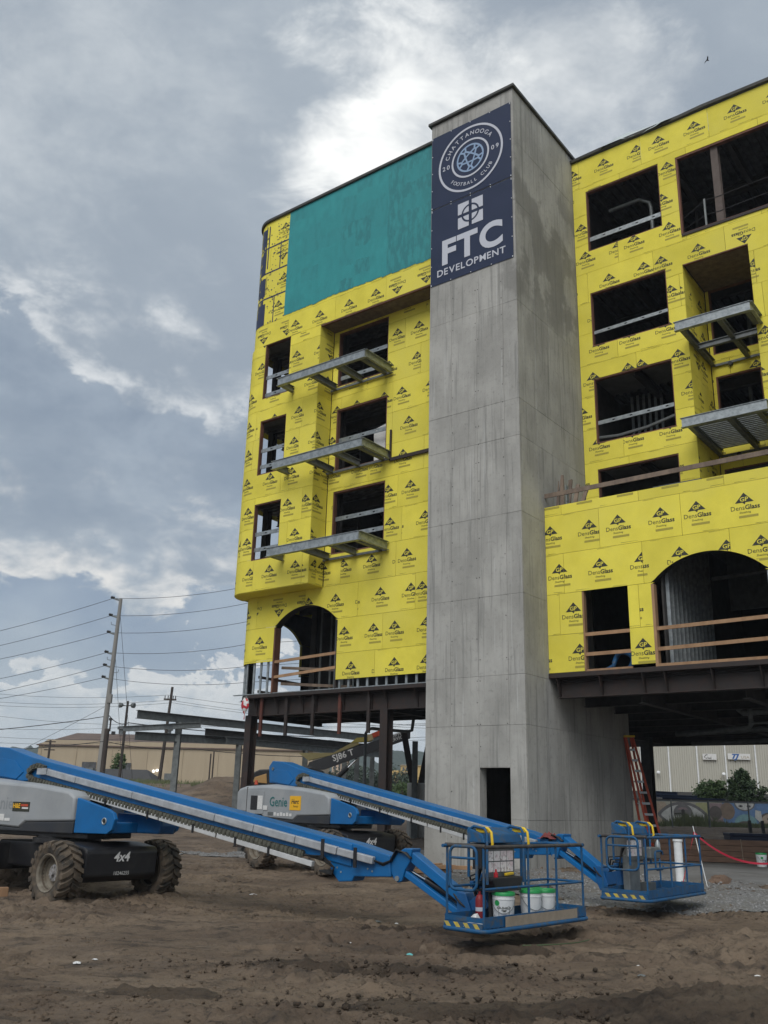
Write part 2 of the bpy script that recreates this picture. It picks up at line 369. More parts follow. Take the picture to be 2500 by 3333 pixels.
def split(ps, brk):
    for k in brk:
        r = []
        for p in ps:
            if p[0]+.004 < k < p[1]-.004:
                zm = p[2]+(p[3]-p[2])*(k-p[0])/(p[1]-p[0]); r += [(p[0], k, p[2], zm, p[4]), (k, p[1], zm, p[3], p[4])]
            else: r.append(p)
        ps = r
    return ps
def boards(parent, fmap, x0, x1, z0, z1, opens=(), arches=(), zb=0., seed=0, brk=(), logos=True, rot=False, m=None, width=2.44, name='sheathing_board', flip=.05):
    rr = random.Random(seed); J = .005; k0 = math.floor((z0-zb)/1.22+1e-6); row = k0
    mm = [m or K['yellow'], K['print'], K['yellow'], K['bar']]
    while zb+row*1.22 < z1-1e-6:
        rz0 = zb+row*1.22; rz1 = rz0+1.22; za, zc_ = max(z0, rz0), min(z1, rz1); row += 1
        if zc_-za < .02: continue
        xs = x0-rr.uniform(.3, 2.2)*width/2.44
        while xs < x1:
            xa, xb = max(x0, xs), min(x1, xs+width); cellx = xs; xs += width
            if xb-xa < .03: continue
            ps = [(xa+J, xb-J, za+J, za+J, zc_-J)]
            for o in opens: ps = sub(ps, o)
            for A in arches:
                ps = sub(ps, (A[0], A[1], A[2], A[3]))
                if A[0] < xb and A[1] > xa and za < A[4] and zc_ > A[3]:
                    q = []
                    for p in split(ps, [A[0]+i*(A[1]-A[0])/28 for i in range(29)]):
                        c = (p[0]+p[1])/2
                        if A[0] < c < A[1] and p[2] < A[4]:
                            l, r_ = max(p[2], arch_z(p[0], A)), max(p[3], arch_z(p[1], A))
                            if min(l, r_) < p[4]-.004: q.append((p[0], p[1], min(l, p[4]), min(r_, p[4]), p[4]))
                        else: q.append(p)
                    ps = q
            ps = split(ps, brk)
            ps = [p for p in ps if p[1]-p[0] > .01 and p[4]-min(p[2], p[3]) > .01]
            if not ps: continue
            comps = []
            for p in ps:                       # pieces that do not touch are boards of their own
                t_ = [q for q in comps if any(p[0] < r_[1]+.012 and p[1] > r_[0]-.012 and min(p[2], p[3]) < r_[4]+.012 and p[4] > min(r_[2], r_[3])-.012 for r_ in q)]
                n_ = [p]
                for q in t_: n_ += q; comps.remove(q)
                comps.append(n_)
            fl = rr.random() < flip; off = rr.uniform(.1, 1.2); dash = [(rr.uniform(xa, xb), rr.choice((rz0+.03, rz1-.03, rz0+.05)), rr.uniform(.15, .55)) for _ in range(rr.randint(1, 4))]
            for ps in comps:
             mb = MB(); d = rr.uniform(-.002, .002)
             for (x_, z_, w_) in dash:
                for (a, b, c, e, f) in ps:
                    cl = clip([(x_, z_-.004), (x_+w_, z_-.004+.006), (x_+w_, z_+.004), (x_, z_+.004)], a, b, max(c, e), f)
                    if cl: mb.add([fmap(x, z, d+.003) for x, z in cl], [tuple(range(len(cl)))], 1)
             for (a, b, c, e, f) in ps:
                q = [(a, c), (b, e), (b, f), (a, f)]
                mb.add([fmap(x, z, d) for x, z in q]+[fmap(x, z, d-.016) for x, z in q], [(0, 1, 2, 3), (1, 0, 4, 5), (2, 1, 5, 6), (3, 2, 6, 7), (0, 3, 7, 4)], 0)
             if logos:
                xx = cellx+off-1.28
                pls = []
                if rot:
                    cx = (x0+x1)/2; pls = [(cx+.3*rr.choice((-1, 1)), (za+zc_)/2, 1)]
                else:
                    while xx < xb+.5: pls.append((xx, (rz0+.34 if fl else rz1-.30), 2 if fl else 0)); xx += 1.28
                for (lx, lz, o) in pls:
                    if lx+.8 < xa or lx-.8 > xb: continue
                    for (poly, mi) in LOGO:
                        if o == 0: pp = [(lx+x, lz+z) for x, z in poly]
                        elif o == 2: pp = [(lx-x, lz-z) for x, z in poly]
                        else: pp = [(lx+z+.35, lz-x) for x, z in poly]
                        bx0, bx1 = min(p[0] for p in pp), max(p[0] for p in pp); bz0, bz1 = min(p[1] for p in pp), max(p[1] for p in pp)
                        for (a, b, c, e, f) in ps:
                            c = max(c, e)
                            if bx1 < a or bx0 > b or bz1 < c or bz0 > f: continue
                            cl = pp if (bx0 >= a and bx1 <= b and bz0 >= c and bz1 <= f) else clip(pp, a, b, c, f)
                            if cl: mb.add([fmap(x, z, d+(.003 if mi != 2 else .0055)) for x, z in cl], [tuple(range(len(cl)))], mi)
             mb.build(name, mm, parent, fix=False)
def slotted(parent, p0, p1, h=.15, up=(0, 0, 1), name='guard_rail', m=None, th=.03):
    """galvanised stud laid flat as a guard, with punched slots"""
    p0, p1 = Vector(p0), Vector(p1); Ln = (p1-p0).length; d = (p1-p0)/Ln; mb = MB(); z = Vector((0, 0, 1)); n = d.cross(z).normalized()
    def blk(a, b, c, e): mb.prof(p0+d*a, p0+d*b, [(-th/2, c), (th/2, c), (th/2, e), (-th/2, e)])
    blk(0, Ln, -h/2, -.022); blk(0, Ln, .022, h/2); x = .0; k = 0
    while x < Ln:
        e = min(Ln, x+.52)
        blk(x, e, -.022, .022); x = e+.10
    return mb.build(name, m or K['galv'], parent, fix=False)
def wframe(parent, f, xa, xb, za, zb_, dep=.16, t=.045, m=None, sides='lrtb'):
    mb = MB()
    def q(x0, x1, z0, z1):
        c = [f(x, z, d) for d in (-.02, -.02-dep) for x, z in ((x0, z0), (x1, z0), (x1, z1), (x0, z1))]
        mb.add(c, [(0, 1, 2, 3), (7, 6, 5, 4), (0, 4, 5, 1), (1, 5, 6, 2), (2, 6, 7, 3), (3, 7, 4, 0)])
    if 'l' in sides: q(xa, xa+t, za, zb_)
    if 'r' in sides: q(xb-t, xb, za, zb_)
    if 't' in sides: q(xa+t, xb-t, zb_-t, zb_)
    if 'b' in sides: q(xa+t, xb-t, za, za+t)
    return mb.build('window_frame', m or K['buck'], parent)
def deck(parent, u0, u1, v0, v1, z, along='u', pitch=.30, h=.075, name='metal_deck'):
    """ribbed deck underside"""
    mb = MB(); a0, a1 = (v0, v1) if along == 'u' else (u0, u1); a = a0; pts = []
    while a < a1:
        pts += [(a, z), (a+pitch*.42, z), (a+pitch*.5, z+h), (a+pitch*.92, z+h)]; a += pitch
    pts = [(min(p, a1), q) for p, q in pts]
    for i in range(len(pts)-1):
        (p, q), (r, s_) = pts[i], pts[i+1]
        if along == 'u': mb.add([(u0, p, q), (u1, p, q), (u1, r, s_), (u0, r, s_)], [(0, 1, 2, 3)])
        else: mb.add([(p, v0, q), (p, v1, q), (r, v1, s_), (r, v0, s_)], [(0, 1, 2, 3)])
    return mb.build(name, K['deck'], parent, fix=False)
# ---------------------------------------------- stair tower
tw = tag(empty('stair_tower', BO, BR), 'tall grey concrete stair tower standing between the two yellow wings', 'tower')
core = MB(); D0, D1, DZ = -1.51, -.49, 2.79; g_ = .034
core.box(-3.35+g_, D0, g_, .36, 0, 25.4); core.box(D1, -g_, g_, .36, 0, 25.4); core.box(D0, D1, g_, .36, DZ, 25.4)
core.box(-.36, -g_, .36, 7.07-g_, 0, 25.4); core.box(-3.35+g_, -3.0, .36, 7.07-g_, 0, 25.4); core.box(-3.0, -.36, 6.7, 7.07-g_, 0, 25.4)
core.box(-3.0, -.36, .36, 6.7, 25.1, 25.4); core.build('wall_core', K['concd'], tw, fix=False)
ZS = [0, 1.41, 3.91, 5.30, 7.61, 10.07, 12.50, 13.72, 17.14, 20.87, 23.30, 25.40]
US = [-3.35, -2.47, -1.50, -.52, 0]; VS = [0, 1.14, 2.12, 3.30, 5.03, 7.07]
rr_ = random.Random(4)
def cpanel(pl, a0, a1, z0, z1, m):
    mb = MB(); d = rr_.uniform(0, .006); J = .0022
    ps = [(a0+J, a1-J, z0+J, z0+J, z1-J)]
    if pl == 'f': ps = sub(ps, (D0, D1, -1, DZ))
    for (a, b, c, _, e) in ps:
        if pl == 'f': mb.box(a, b, -d, g_, c, e)
        elif pl == 'r': mb.box(-g_, d, a, b, c, e)
        else: mb.box(-3.35-d, -3.35+g_, a, b, c, e)
    if ps: mb.build('concrete_panel', m, tw, fix=False, bevel=.006)
for i in range(len(ZS)-1):
    for j in range(4):
        cpanel('f', US[j] if j else -3.35, US[j+1]-(.0 if j < 3 else 0), ZS[i], ZS[i+1], K['conc'])
    for j in range(5): cpanel('r', VS[j]+(.036 if j == 0 else 0), VS[j+1], ZS[i], ZS[i+1], K['concr'] if 'concr' in K else K['conc'])
    cpanel('l', .036, 3.5, ZS[i], ZS[i+1], K['conc']); cpanel('l', 3.5, 7.07, ZS[i], ZS[i+1], K['conc'])
MB().box(-3.45, .09, -.10, 7.15, 25.41, 25.52).build('roof_coping', K['coping'], tw, bevel=.01)
ties = MB()                                                                 # dark discs at form-tie holes, the hole shade put into their colour
for z in [.9+.61*k for k in range(38)]:
    for u in (-2.42, -1.55, -1.45, -.57):
        if rr_.random() < .8 and not (D0-.1 < u < D1+.1 and z < DZ+.1) and not z > 18.5: ties.cyl((u, -.009, z), (u, .01, z), .016, 6)
ties.build('form_tie_discs', K['dark'], tw)['kind'] = 'stuff'
jm = MB(); jm.box(D0-.0, D0+.02, .0, .36, .0, DZ); jm.box(D1-.02, D1, .0, .36, .0, DZ); jm.box(D0+.02, D1-.02, .0, .36, DZ-.02, DZ)
jm.build('door_jamb', K['conc'], tw)
TRES[0] = 6
# ---------------------------------------------- banners
def banner(name, z0, z1, label, seed):
    rb = random.Random(seed); e = tag(empty(name, BO, BR), label, 'banner'); u0, u1 = -3.32, -.075
    def f(x, z): return (x, -.024-.010*noise.noise(Vector((x*.8+seed, z*.8, .3)))-.0015*noise.noise(Vector((x*5, z*5, seed))), z)
    mb = MB(); n = 18
    g = [f(u0+(u1-u0)*i/n, z0+(z1-z0)*j/n) for j in range(n+1) for i in range(n+1)]
    mb.add(g, [(j*(n+1)+i, j*(n+1)+i+1, (j+1)*(n+1)+i+1, (j+1)*(n+1)+i) for j in range(n) for i in range(n)])
    mb.add([(x, y+.004, z) for x, y, z in g], [(j*(n+1)+i, (j+1)*(n+1)+i, (j+1)*(n+1)+i+1, j*(n+1)+i+1) for j in range(n) for i in range(n)])
    sheet = mb.build('sheet', K['bannavy'], e, smooth=60, fix=False)
    for i in range(5):
        t = i/4
        for (x, z) in ((u0+.03+(u1-u0-.06)*t, z1-.03), (u0+.03+(u1-u0-.06)*t, z0+.03), (u0+.03, z0+(z1-z0)*t*.96+.05), (u1-.03, z0+(z1-z0)*t*.96+.05)):
            y = f(x, z)[1]; MB().cyl((x, y-.008, z), (x, y+.01, z), .017, 8).build('grommet', K['white'], e)
    return e, f
K['bannavy'] = mat('navy vinyl', (.014, .024, .058), .5, c2=(.017, .027, .066), scale=1.5, spec=.3)
K['bangrey'] = mat('pale grey vinyl print', (.50, .52, .58), .6)
K['banblue'] = mat('light blue vinyl print', (.24, .34, .50), .6)
def dec(mb, f, poly, mi, off=.005):
    """flat print following the cloth"""
    off += .008
    mb.add([(lambda q: (q[0], q[1]-off, q[2]))(f(x, z)) for x, z in poly], [tuple(range(len(poly)))], mi)
def ring(mb, f, cx, cz, r0, r1, mi, a0=0., a1=2*math.pi, n=64, off=.005):
    for k in range(n):
        t0, t1 = a0+(a1-a0)*k/n, a0+(a1-a0)*(k+1)/n
        dec(mb, f, [(cx+r0*math.cos(t0), cz+r0*math.sin(t0)), (cx+r1*math.cos(t0), cz+r1*math.sin(t0)), (cx+r1*math.cos(t1), cz+r1*math.sin(t1)), (cx+r0*math.cos(t1), cz+r0*math.sin(t1))], mi, off)
def dtext(mb, f, body, x, z, size, mi, bold=0., ang=0., sx=1., off=.005):
    vs, fs, w = tmesh(body, bold, 0.); ca, sa = math.cos(ang), math.sin(ang)
    P = [((vx-w/2)*size*sx, vy*size) for vx, vy in vs]
    for q in fs: dec(mb, f, [(x+P[i][0]*ca-P[i][1]*sa, z+P[i][0]*sa+P[i][1]*ca) for i in q], mi, off)
def stroke(mb, f, a, b, w, mi, off=.005):
    d = Vector((b[0]-a[0], b[1]-a[1])); L_ = d.length; n = Vector((-d.y, d.x))/L_*w/2
    k = max(1, int(L_/.12))
    for i in range(k):
        p, q = Vector(a)+d*(i/k), Vector(a)+d*((i+1)/k)
        dec(mb, f, [tuple(p-n), tuple(q-n), tuple(q+n), tuple(p+n)], mi, off)
e1, f1 = banner('club_banner', 21.80, 24.84, 'navy banner with a round football club crest, the upper one on the tower', 3)
mb = MB(); cx, cz = -1.70, 23.30
ring(mb, f1, cx, cz, 1.235, 1.315, 0); mb.build('crest_outer_ring', [K['bangrey']], e1, fix=False); mb = MB(); ring(mb, f1, cx, cz, .70, .77, 0, n=48); mb.build('crest_inner_ring', [K['bangrey']], e1, fix=False); mb = MB()
for body, r_, a_mid, step, flipd, sz in (('CHATTANOOGA', .93, R(97), R(12.2), 1, .23), ('FOOTBALL CLUB', 1.08, R(274), R(8.3), -1, .19)):
    n = len(body)
    for i, ch in enumerate(body):
        if ch == ' ': continue
        a = a_mid-flipd*(i-(n-1)/2)*step
        mb = MB(); dtext(mb, f1, ch, cx+r_*math.cos(a), cz+r_*math.sin(a), sz, 0, .012, a-math.pi/2 if flipd > 0 else a+math.pi/2); mb.build('crest_letter', K['bangrey'], e1, fix=False)
for ch, x_ in (('2', -1.09), ('0', -.91), ('0', .91), ('9', 1.09)): mb = MB(); dtext(mb, f1, ch, cx+x_, cz-.09, .25, 0, .015); mb.build('crest_digit', K['bangrey'], e1, fix=False)
mb = MB(); ring(mb, f1, cx, cz, .49, .555, 1, n=40)
st = []
for k in range(5):
    a = R(90+72*k); st.append((cx+.53*math.cos(a), cz+.53*math.sin(a)))
for k in range(5):
    a = R(90+72*k); p = lambda r, t: (cx+r*math.cos(t), cz+r*math.sin(t))
    stroke(mb, f1, p(.2, a), p(.36, a+R(30)), .07, 1); stroke(mb, f1, p(.2, a), p(.36, a-R(30)), .07, 1, .0055)
    stroke(mb, f1, p(.36, a+R(30)), p(.52, a+R(22)), .07, 1, .0058); stroke(mb, f1, p(.36, a-R(30)), p(.52, a-R(22)), .07, 1, .006)
    stroke(mb, f1, p(.2, a), p(.2, a+R(72)), .06, 1, .0062); stroke(mb, f1, p(.36, a+R(30)), p(.36, a+R(42)), .07, 1, .0064)
mb.build('crest_ball', [K['bangrey'], K['banblue']], e1, fix=False)
e2, f2 = banner('developer_banner', 18.70, 21.765, 'navy banner reading FTC DEVELOPMENT, hung below the round crest', 8)
mb = MB(); cx = -1.70; cz = 21.06; q = .50
for sx_, sz_ in ((-1, 1), (1, 1), (-1, -1), (1, -1)):
    x0, x1 = sorted((cx+sx_*.06, cx+sx_*q)); z0, z1 = sorted((cz+sz_*.06, cz+sz_*q)); dec(mb, f2, [(x0, z0), (x1, z0), (x1, z1), (x0, z1)], 0)
ring(mb, f2, cx, cz, .29, .355, 1, n=40, off=.008)
for ch, x_ in (('F', -2.56), ('T', -1.83), ('C', -.90)): dtext(mb, f2, ch, x_, 19.42, 1.28, 0, .04)
wds = [tmesh(ch, .016, 0.)[2]*.36+.045 for ch in 'DEVELOPMENT']; xx_ = cx-sum(wds)/2
for ch, w_ in zip('DEVELOPMENT', wds): dtext(mb, f2, ch, xx_+w_/2, 18.98, .36, 0, .016); xx_ += w_
mb.build('printed_lettering', [K['bangrey'], K['bannavy']], e2, fix=False)
TRES[0] = 2
# ---------------------------------------------- left wing
VF, VB = .58, 1.40
def path(us, vf, Rr):
    def f(x, z, d):
        if x >= us: return (x, vf-d, z)
        t = (us-x)/Rr
        if t < math.pi/2: return (us-(Rr+d)*math.sin(t), vf+Rr-(Rr+d)*math.cos(t), z)
        return (us-Rr-d, vf+Rr+(us-x-Rr*math.pi/2), z)
    return f
lw = tag(empty('building_wing', BO, BR), 'unfinished building wing with teal painted top and rounded corner beside the tower', 'building')
fb = path(-12.14, VF, 1.0); ft = path(-12.05, VF, 1.0); fl = path(-12.23, VB, 1.0)
BRK = [-12.14-i*.157 for i in range(0, 11)]; BRKT = [-12.05-i*.157 for i in range(11)]; BRKL = [-12.23-i*.157 for i in range(11)]
VEND = 6.2
bw = [(-11.8, -10.42, 16.9, 19.32), (-11.8, -10.42, 13.68, 15.96), (-11.8, -10.42, 10.28, 12.50)]
sx0 = -12.14-1.571
sw = [(sx0-2.6, sx0-.08, z0, z1) for (z0, z1) in ((16.35, 19.46), (13.0, 16.08), (9.6, 12.74))]
mw = [(-8.6, -6.19, 16.9, 19.2), (-8.57, -6.17, 13.45, 15.95), (-8.57, -6.17, 10.25, 12.65)]
ARL = (-11.15, -8.10, 5.2, 7.84, 8.52); sxl = -12.23-1.571
ARS = (sxl-2.7, sxl-.1, 5.2, 7.84, 8.55)
boards(lw, fb, sx0-VEND+VF+1, -8.86, 9.1, 19.3, bw+sw, zb=9.1, seed=21, brk=BRK)
boards(lw, ft, -12.05-1.571-VEND+VF+1, -3.40, 19.3, 25.2, zb=19.3-.25, seed=22, brk=BRKT, flip=.4)
fs_ = lambda x, z, d: (-8.86+d, x, z)
boards(lw, fs_, VF+.017, VB-.02, 9.1, 19.3, zb=9.1, seed=23, rot=False)
fr = lambda x, z, d: (x, VB-d, z)
boards(lw, fr, -8.85, -3.36, 9.1, 19.3, mw, zb=5.44, seed=24)
boards(lw, fl, sxl-VEND+VB+1, -3.36, 5.76, 9.1, [(-30, -11.15, 5.0, 6.6)], [ARL, ARS], zb=5.44, seed=25, brk=BRKL)
boards(lw, lambda x, z, d: fl(x, z, d-.13), sxl-VEND+VB+1, -12.3, 5.46, 9.1, [(-13.3, -12.2, 5.0, 6.7)], [ARS], zb=5.44, seed=26, brk=BRKL, logos=False, m=K['dark'], name='added_dark_lining')  # dark sheet added behind the boards, interior shade put into its colour
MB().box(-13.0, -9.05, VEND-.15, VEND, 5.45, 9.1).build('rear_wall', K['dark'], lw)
# soffits of the overhanging bay and top band
def outline(us, vf, Rr, u1, v1, ins=0.):
    p = [(u1, vf), (us, vf)]+[(us-Rr*math.sin(t), vf+Rr-Rr*math.cos(t)) for t in [math.pi/2*k/10 for k in range(1, 11)]]+[(us-Rr, v1), (u1, v1)]
    return p
MB().slab(outline(-12.14, VF+.02, .98, -8.88, VB+.2), 9.085, 9.13, 'z').build('bay_soffit', K['yellow'], lw)
MB().box(-8.84, -3.36, VF+.02, VB+.02, 19.28, 19.33).build('overhang_soffit', K['oldwood'], lw)
MB().box(-8.84, -3.36, VF-.004, VF+.10, 19.235, 19.279).build('overhang_nailer', K['buck'], lw)
# coating
mb = MB(); rr = random.Random(9); d = .014
def tealcell(u0, u1, z0, z1, mi): mb.add([(u0, VF-d, z0), (u1, VF-d, z0), (u1, VF-d, z1), (u0, VF-d, z1)], [(0, 1, 2, 3)], mi)
def zbot(u):
    if u < -8.95: return 20.36+.012*math.sin(u*9)
    return 20.42-.02*(u+9)+.014*math.sin(u*11)
TC = [-10.2, -9.3, -8.1, -7.3, -6.6, -5.82, -5.1, -4.4]; TM = {}
for ci in range(9):
    for k in range(9): TM[(ci, k)] = rr.choice((0, 0, 0, 2) if ci < 3 else ((0, 2, 2, 1) if ci < 6 else (1, 1, 2, 1)))
u = -10.86
while u < -3.42:
    e = min(-3.41, u+rr.uniform(.05, .16)); z0 = (zbot(u)+zbot(e))/2+rr.uniform(-.02, .02); mi = 1 if u > -5.82 else (0 if u < -8.1 else 2); z = z0
    l = u-(rr.uniform(0, .03) if u < -10.8 else 0); ci = sum(u >= q for q in TC); zc_ = z0
    for k in range(9):                                    # each coat laid on board by board
        zt2 = 25.2 if k == 8 else 20.27+.62*(k+1)+.05*math.sin(u*7+k)+rr.uniform(-.025, .025)
        if zt2 <= zc_: continue
        mb.add([(l, VF-d, zc_), (e, VF-d, zc_), (e, VF-d, zt2), (l, VF-d, zt2)], [(0, 1, 2, 3)], TM[(ci, k)]); zc_ = zt2
    u = e
K['tealmid'] = mat('teal liquid membrane thin coat', (.018, .238, .250), .55, c2=(.015, .210, .222), scale=2.8, stretch=(1.5, 1.5, .5), lo=.46, hi=.62, bump=.004, bscale=9)
mb.build('waterproof_coating', [K['teal'], K['tealdark'], K['tealmid']], lw, fix=False)
# navy sealed joints and screw heads of the rounded corner
mb = MB(); rr = random.Random(3)
def strip(x0, x1, z0, z1, d=.006):
    n = max(1, int((x1-x0)/.12))
    for i in range(n):
        a, b = x0+(x1-x0)*i/n, x0+(x1-x0)*(i+1)/n
        mb.add([ft(a, z0, d), ft(b, z0, d), ft(b, z1, d), ft(a, z1, d)], [(0, 1, 2, 3)])
zrows = [20.27, 21.49, 22.71, 23.93, 25.1]
for z in zrows[1:4]: strip(-13.9, -10.9, z-.035, z+.03)
for i in range(4):
    z0, z1 = zrows[i], zrows[i+1]
    if i in (0, 2): strip(-11.55+.1*i, -11.5+.1*i, z0, z1)
    for k in range(16):
        x = -12.0-.13*k-rr.uniform(0, .05); w = rr.choice((.02, .03, .06, .12, .13)); strip(x-w, x, z0+rr.uniform(0, .3), z1-rr.uniform(0, .25))
    for k in range(26):
        x = rr.uniform(-11.95, -10.92); z = rr.uniform(z0, z1); s_ = rr.uniform(.02, .045)
        mb.add([ft(x-s_, z, .006), ft(x, z-s_, .006), ft(x+s_, z+.01, .006), ft(x, z+s_, .006)], [(0, 1, 2, 3)])
for i in range(4): strip(-12.52+.1*(i % 2), -12.02-.06*i, zrows[i]+.15*(i % 2), zrows[i]+1.0)
strip(-13.6, -12.5, 20.3, 20.75)
mb.build('joint_sealer', K['navy'], lw, fix=False)['kind'] = 'stuff'
# roof edge, slabs, decks, closing walls
p = outline(-12.05, VF-.09, 1.09, -3.36, VEND)
MB().slab(p, 25.2, 25.33, 'z').build('roof_coping', K['coping'], lw, bevel=.02)
FL = [5.44, 9.55, 12.95, 16.30, 19.65]
for z in FL[1:]:
    po = outline(-12.05, VF+.25, .9, -8.95, VB+.2)[:-1]+[(-12.95, VEND-.1), (-3.5, VEND-.1), (-3.5, VB+.2 if z < 19.5 else VF+.25), (-8.95, VB+.2 if z < 19.5 else VF+.25)]
    MB().slab(po, z-.08, z, 'z').build('floor_slab', K['slab'], lw)
    deck(lw, -12.8, -3.5, VB+.25, VEND-.2, z-.18)
MB().slab(outline(-12.23, VB+.03, .97, -3.36, VEND-.1), 5.33, 5.44, 'z').build('floor_slab', K['slab'], lw)
deck(lw, -13.0, -3.5, VB+.2, VEND-.2, 5.24)
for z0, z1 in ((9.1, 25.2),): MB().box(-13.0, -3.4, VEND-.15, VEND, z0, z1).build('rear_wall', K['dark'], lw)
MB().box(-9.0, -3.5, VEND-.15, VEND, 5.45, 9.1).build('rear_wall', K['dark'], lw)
for z in FL[1:]:                                             # floor framing seen through the openings
    for v in (3.0, 4.6): MB().ibeam((-12.9, v, z-.36), (-3.6, v, z-.36), .35, .17).build('floor_beam', K['dark'], lw)
    for u in (-9.4, -6.2): MB().ibeam((u, 1.8, z-.40), (u, VEND-.2, z-.40), .40, .17).build('floor_beam', K['dark'], lw)
for (u, v, z0, z1) in ((-12.55, 2.05, 9.2, 25), (-11.6, 4.2, 5.44, 25), (-8.75, 1.9, 9.2, 19.6), (-5.0, 4.6, 5.44, 25), (-8.9, 3.2, 5.44, 9.3)):
    MB().ibeam((u, v, z0), (u, v, z1), .26, .26, up=(0, 1, 0)).build('steel_column', K['dark'], lw)
for z in (9.55, 12.95, 16.3): MB().box(-8.86, -8.80, 3.2, VEND-.2, z, z+3.1).build('partition', K['dark'], lw)
# openings: bucks and guards
for (a, b, c, e) in bw: wframe(lw, fb, a-.01, b+.01, c, e); 
for (a, b, c, e) in mw: wframe(lw, fr, a-.01, b+.01, c, e, t=.06)
for (a, b, c, e), hs in zip(bw, ((17.86, 17.10), (14.72, 14.05), (11.33, 10.72))):
    for z in hs: slotted(lw, (a+.02, VF+.12, z), (b+.05, VF+.12, z), .15)
for (a, b, c, e), hs in zip(mw, ((18.05, 17.30), (14.72,), (11.62, 10.95))):
    for z in hs: slotted(lw, (a+.02, VB+.14, z), (b+.05, VB+.14, z), .16)
mb = MB(); mb.box(-8.6, -8.54, VB-.01, VB+.14, 16.9, 19.2); 
bx = MB(TR((-7.05, VB+.45, 13.75), R(4))); bx.add([(0, 0, -.45), (.82, .0, -.32), (.78, .0, 1.42), (-.05, 0, 1.2), (0, .06, -.45), (.82, .06, -.32), (.78, .06, 1.42), (-.05, .06, 1.2)], [(0,1,2,3),(7,6,5,4),(0,4,5,1),(1,5,6,2),(2,6,7,3),(3,7,4,0)])
tag(bx.build('gypsum_board', K['paper']), 'pale sheet of gypsum board leaning inside the middle wide window', 'board').matrix_world = TR(BO, BR)
# balconies
def balcony(parent, u0, u1, vf, vback, z, joists, vleft=None, dk=False):
    h = .30
    fa = MB().chan((u0, vf, z-h/2), (u1, vf, z-h/2), h, .10, .016, -1).build('balcony_frame', K['galv'], parent)
    mb = MB().box(u0-.04, u1+.03, vf-.03, vf+.08, z-.004, z+.012); mb.build('top_plate', K['galv'], fa)
    MB().box(u0-.02, u1+.03, vf-.05, vf+.10, z-h-.014, z-h+.002).build('bottom_plate', K['galv'], fa)
    MB().chan((u1, vf+.012, z-h/2), (u1, vback, z-h/2), h, .10, .016, 1).build('end_channel', K['galv'], fa)
    for (u, v1) in joists: MB().ibeam((u, vf+.02, z-h/2-.02), (u, v1, z-h/2-.02), .24, .15, .012, .018).build('joist', K['galvd'], fa)  # darker grey carries the shade under the balcony
    MB().bar((u0+.2, vback-.04, z-h+.02), (u1, vback-.04, z-h+.02), .05, .08).build('ledger_angle', K['galvd'], fa)
    if dk:
        v = vf+.10
        while v < vback-.1: MB().chan((u0+.1, v, z-.08), (u1, v, z-.08), .11, .035, .008, 1, (0, 1, 0)).build('deck_plank', K['galv'], fa); v += .15
    return fa
for z in (17.05, 13.68, 10.35): balcony(lw, -10.2, -6.0, -.22, VB-.03, z, ((-10.12, VF-.02), (-8.62, VB-.03), (-7.35, VB-.03), (-6.22, VB-.03)))
MB().bar((-5.95, VB-.06, 13.36), (-3.4, VB-.06, 13.36), .06, .12).build('edge_angle', K['rust'], lw)
MB().bar((-5.93, VB-.05, 13.4), (-5.93, VB-.05, 14.5), .06, .06, (1, 0, 0)).build('stub_post', K['rust'], lw)
# lower level: studs, lumber guards, edge steel
st = [-12.15+.35*k for k in range(3)]+[-8.0+.405*k for k in range(12)]
for u in st:
    MB().chan((u, VB+.09, 5.47), (u, VB+.09, 6.62 if u < -11 else 5.80), .09, .04, .004, 1, (1, 0, 0)).build('stud', K['galv'], lw)
for k in range(4):
    t = R(20+22*k); MB().chan((-12.23-.93*math.sin(t), VB+1-.93*math.cos(t), 5.47), (-12.23-.93*math.sin(t), VB+1-.93*math.cos(t), 6.62), .09, .04, .004, 1, (1, 0, 0)).build('stud', K['galv'], lw)
for (u, v) in ((-10.6, 3.4), (-10.1, 3.9), (-9.7, 3.6), (-9.3, 3.2), (-8.6, 3.0), (-8.3, 2.6), (-10.35, 3.7), (-9.0, 2.4)): MB().chan((u, v, 5.45), (u, v, 9.4), .09, .04, .006, 1, (1, 0, 0)).build('stud', K['galvd'], lw)
MB().box(-13.1, -3.37, VB+.02, VB+.12, 5.445, 5.475).build('bottom_track', K['galv'], lw)
af = MB(); n = 28
for i in range(n):                                                         # arched head of the opening
    xa, xb = ARL[0]+(ARL[1]-ARL[0])*i/n, ARL[0]+(ARL[1]-ARL[0])*(i+1)/n; z0, z1 = arch_z(xa, ARL), arch_z(xb, ARL)
    af.add([(xa, VB+.02, z0), (xb, VB+.02, z1), (xb, VB+.34, z1), (xa, VB+.34, z0), (xa, VB+.02, z0+.03), (xb, VB+.02, z1+.03), (xb, VB+.34, z1+.03), (xa, VB+.34, z0+.03)], [(0,3,2,1),(4,5,6,7),(0,1,5,4),(2,3,7,6)])
af.build('arch_head', K['rust'], lw, fix=False)
MB().box(-11.15, -11.08, VB+.0, VB+.30, 5.46, 7.84).build('jamb', K['buck'], lw); MB().box(-8.16, -8.10, VB+.02, VB+.30, 5.46, 7.84).build('jamb', K['rust'], lw)
for z, t in ((6.58, 0), (6.08, .05)): MB().bar((-11.12, VB+.06, z-t), (-8.12, VB+.06, z+.12), .04, .10).build('guard_board', K['wood'], lw)
for z in (6.3, 5.72): MB().bar((-11.0, VB+.35, z+.1), (-8.3, VB+1.9, z), .04, .10).build('guard_board', K['oldwood'], lw)
for z in (6.3, 5.75): MB().bar((-13.1, 2.7, z), (-13.1, 6.1, z), .04, .10).build('guard_board', K['oldwood'], lw)
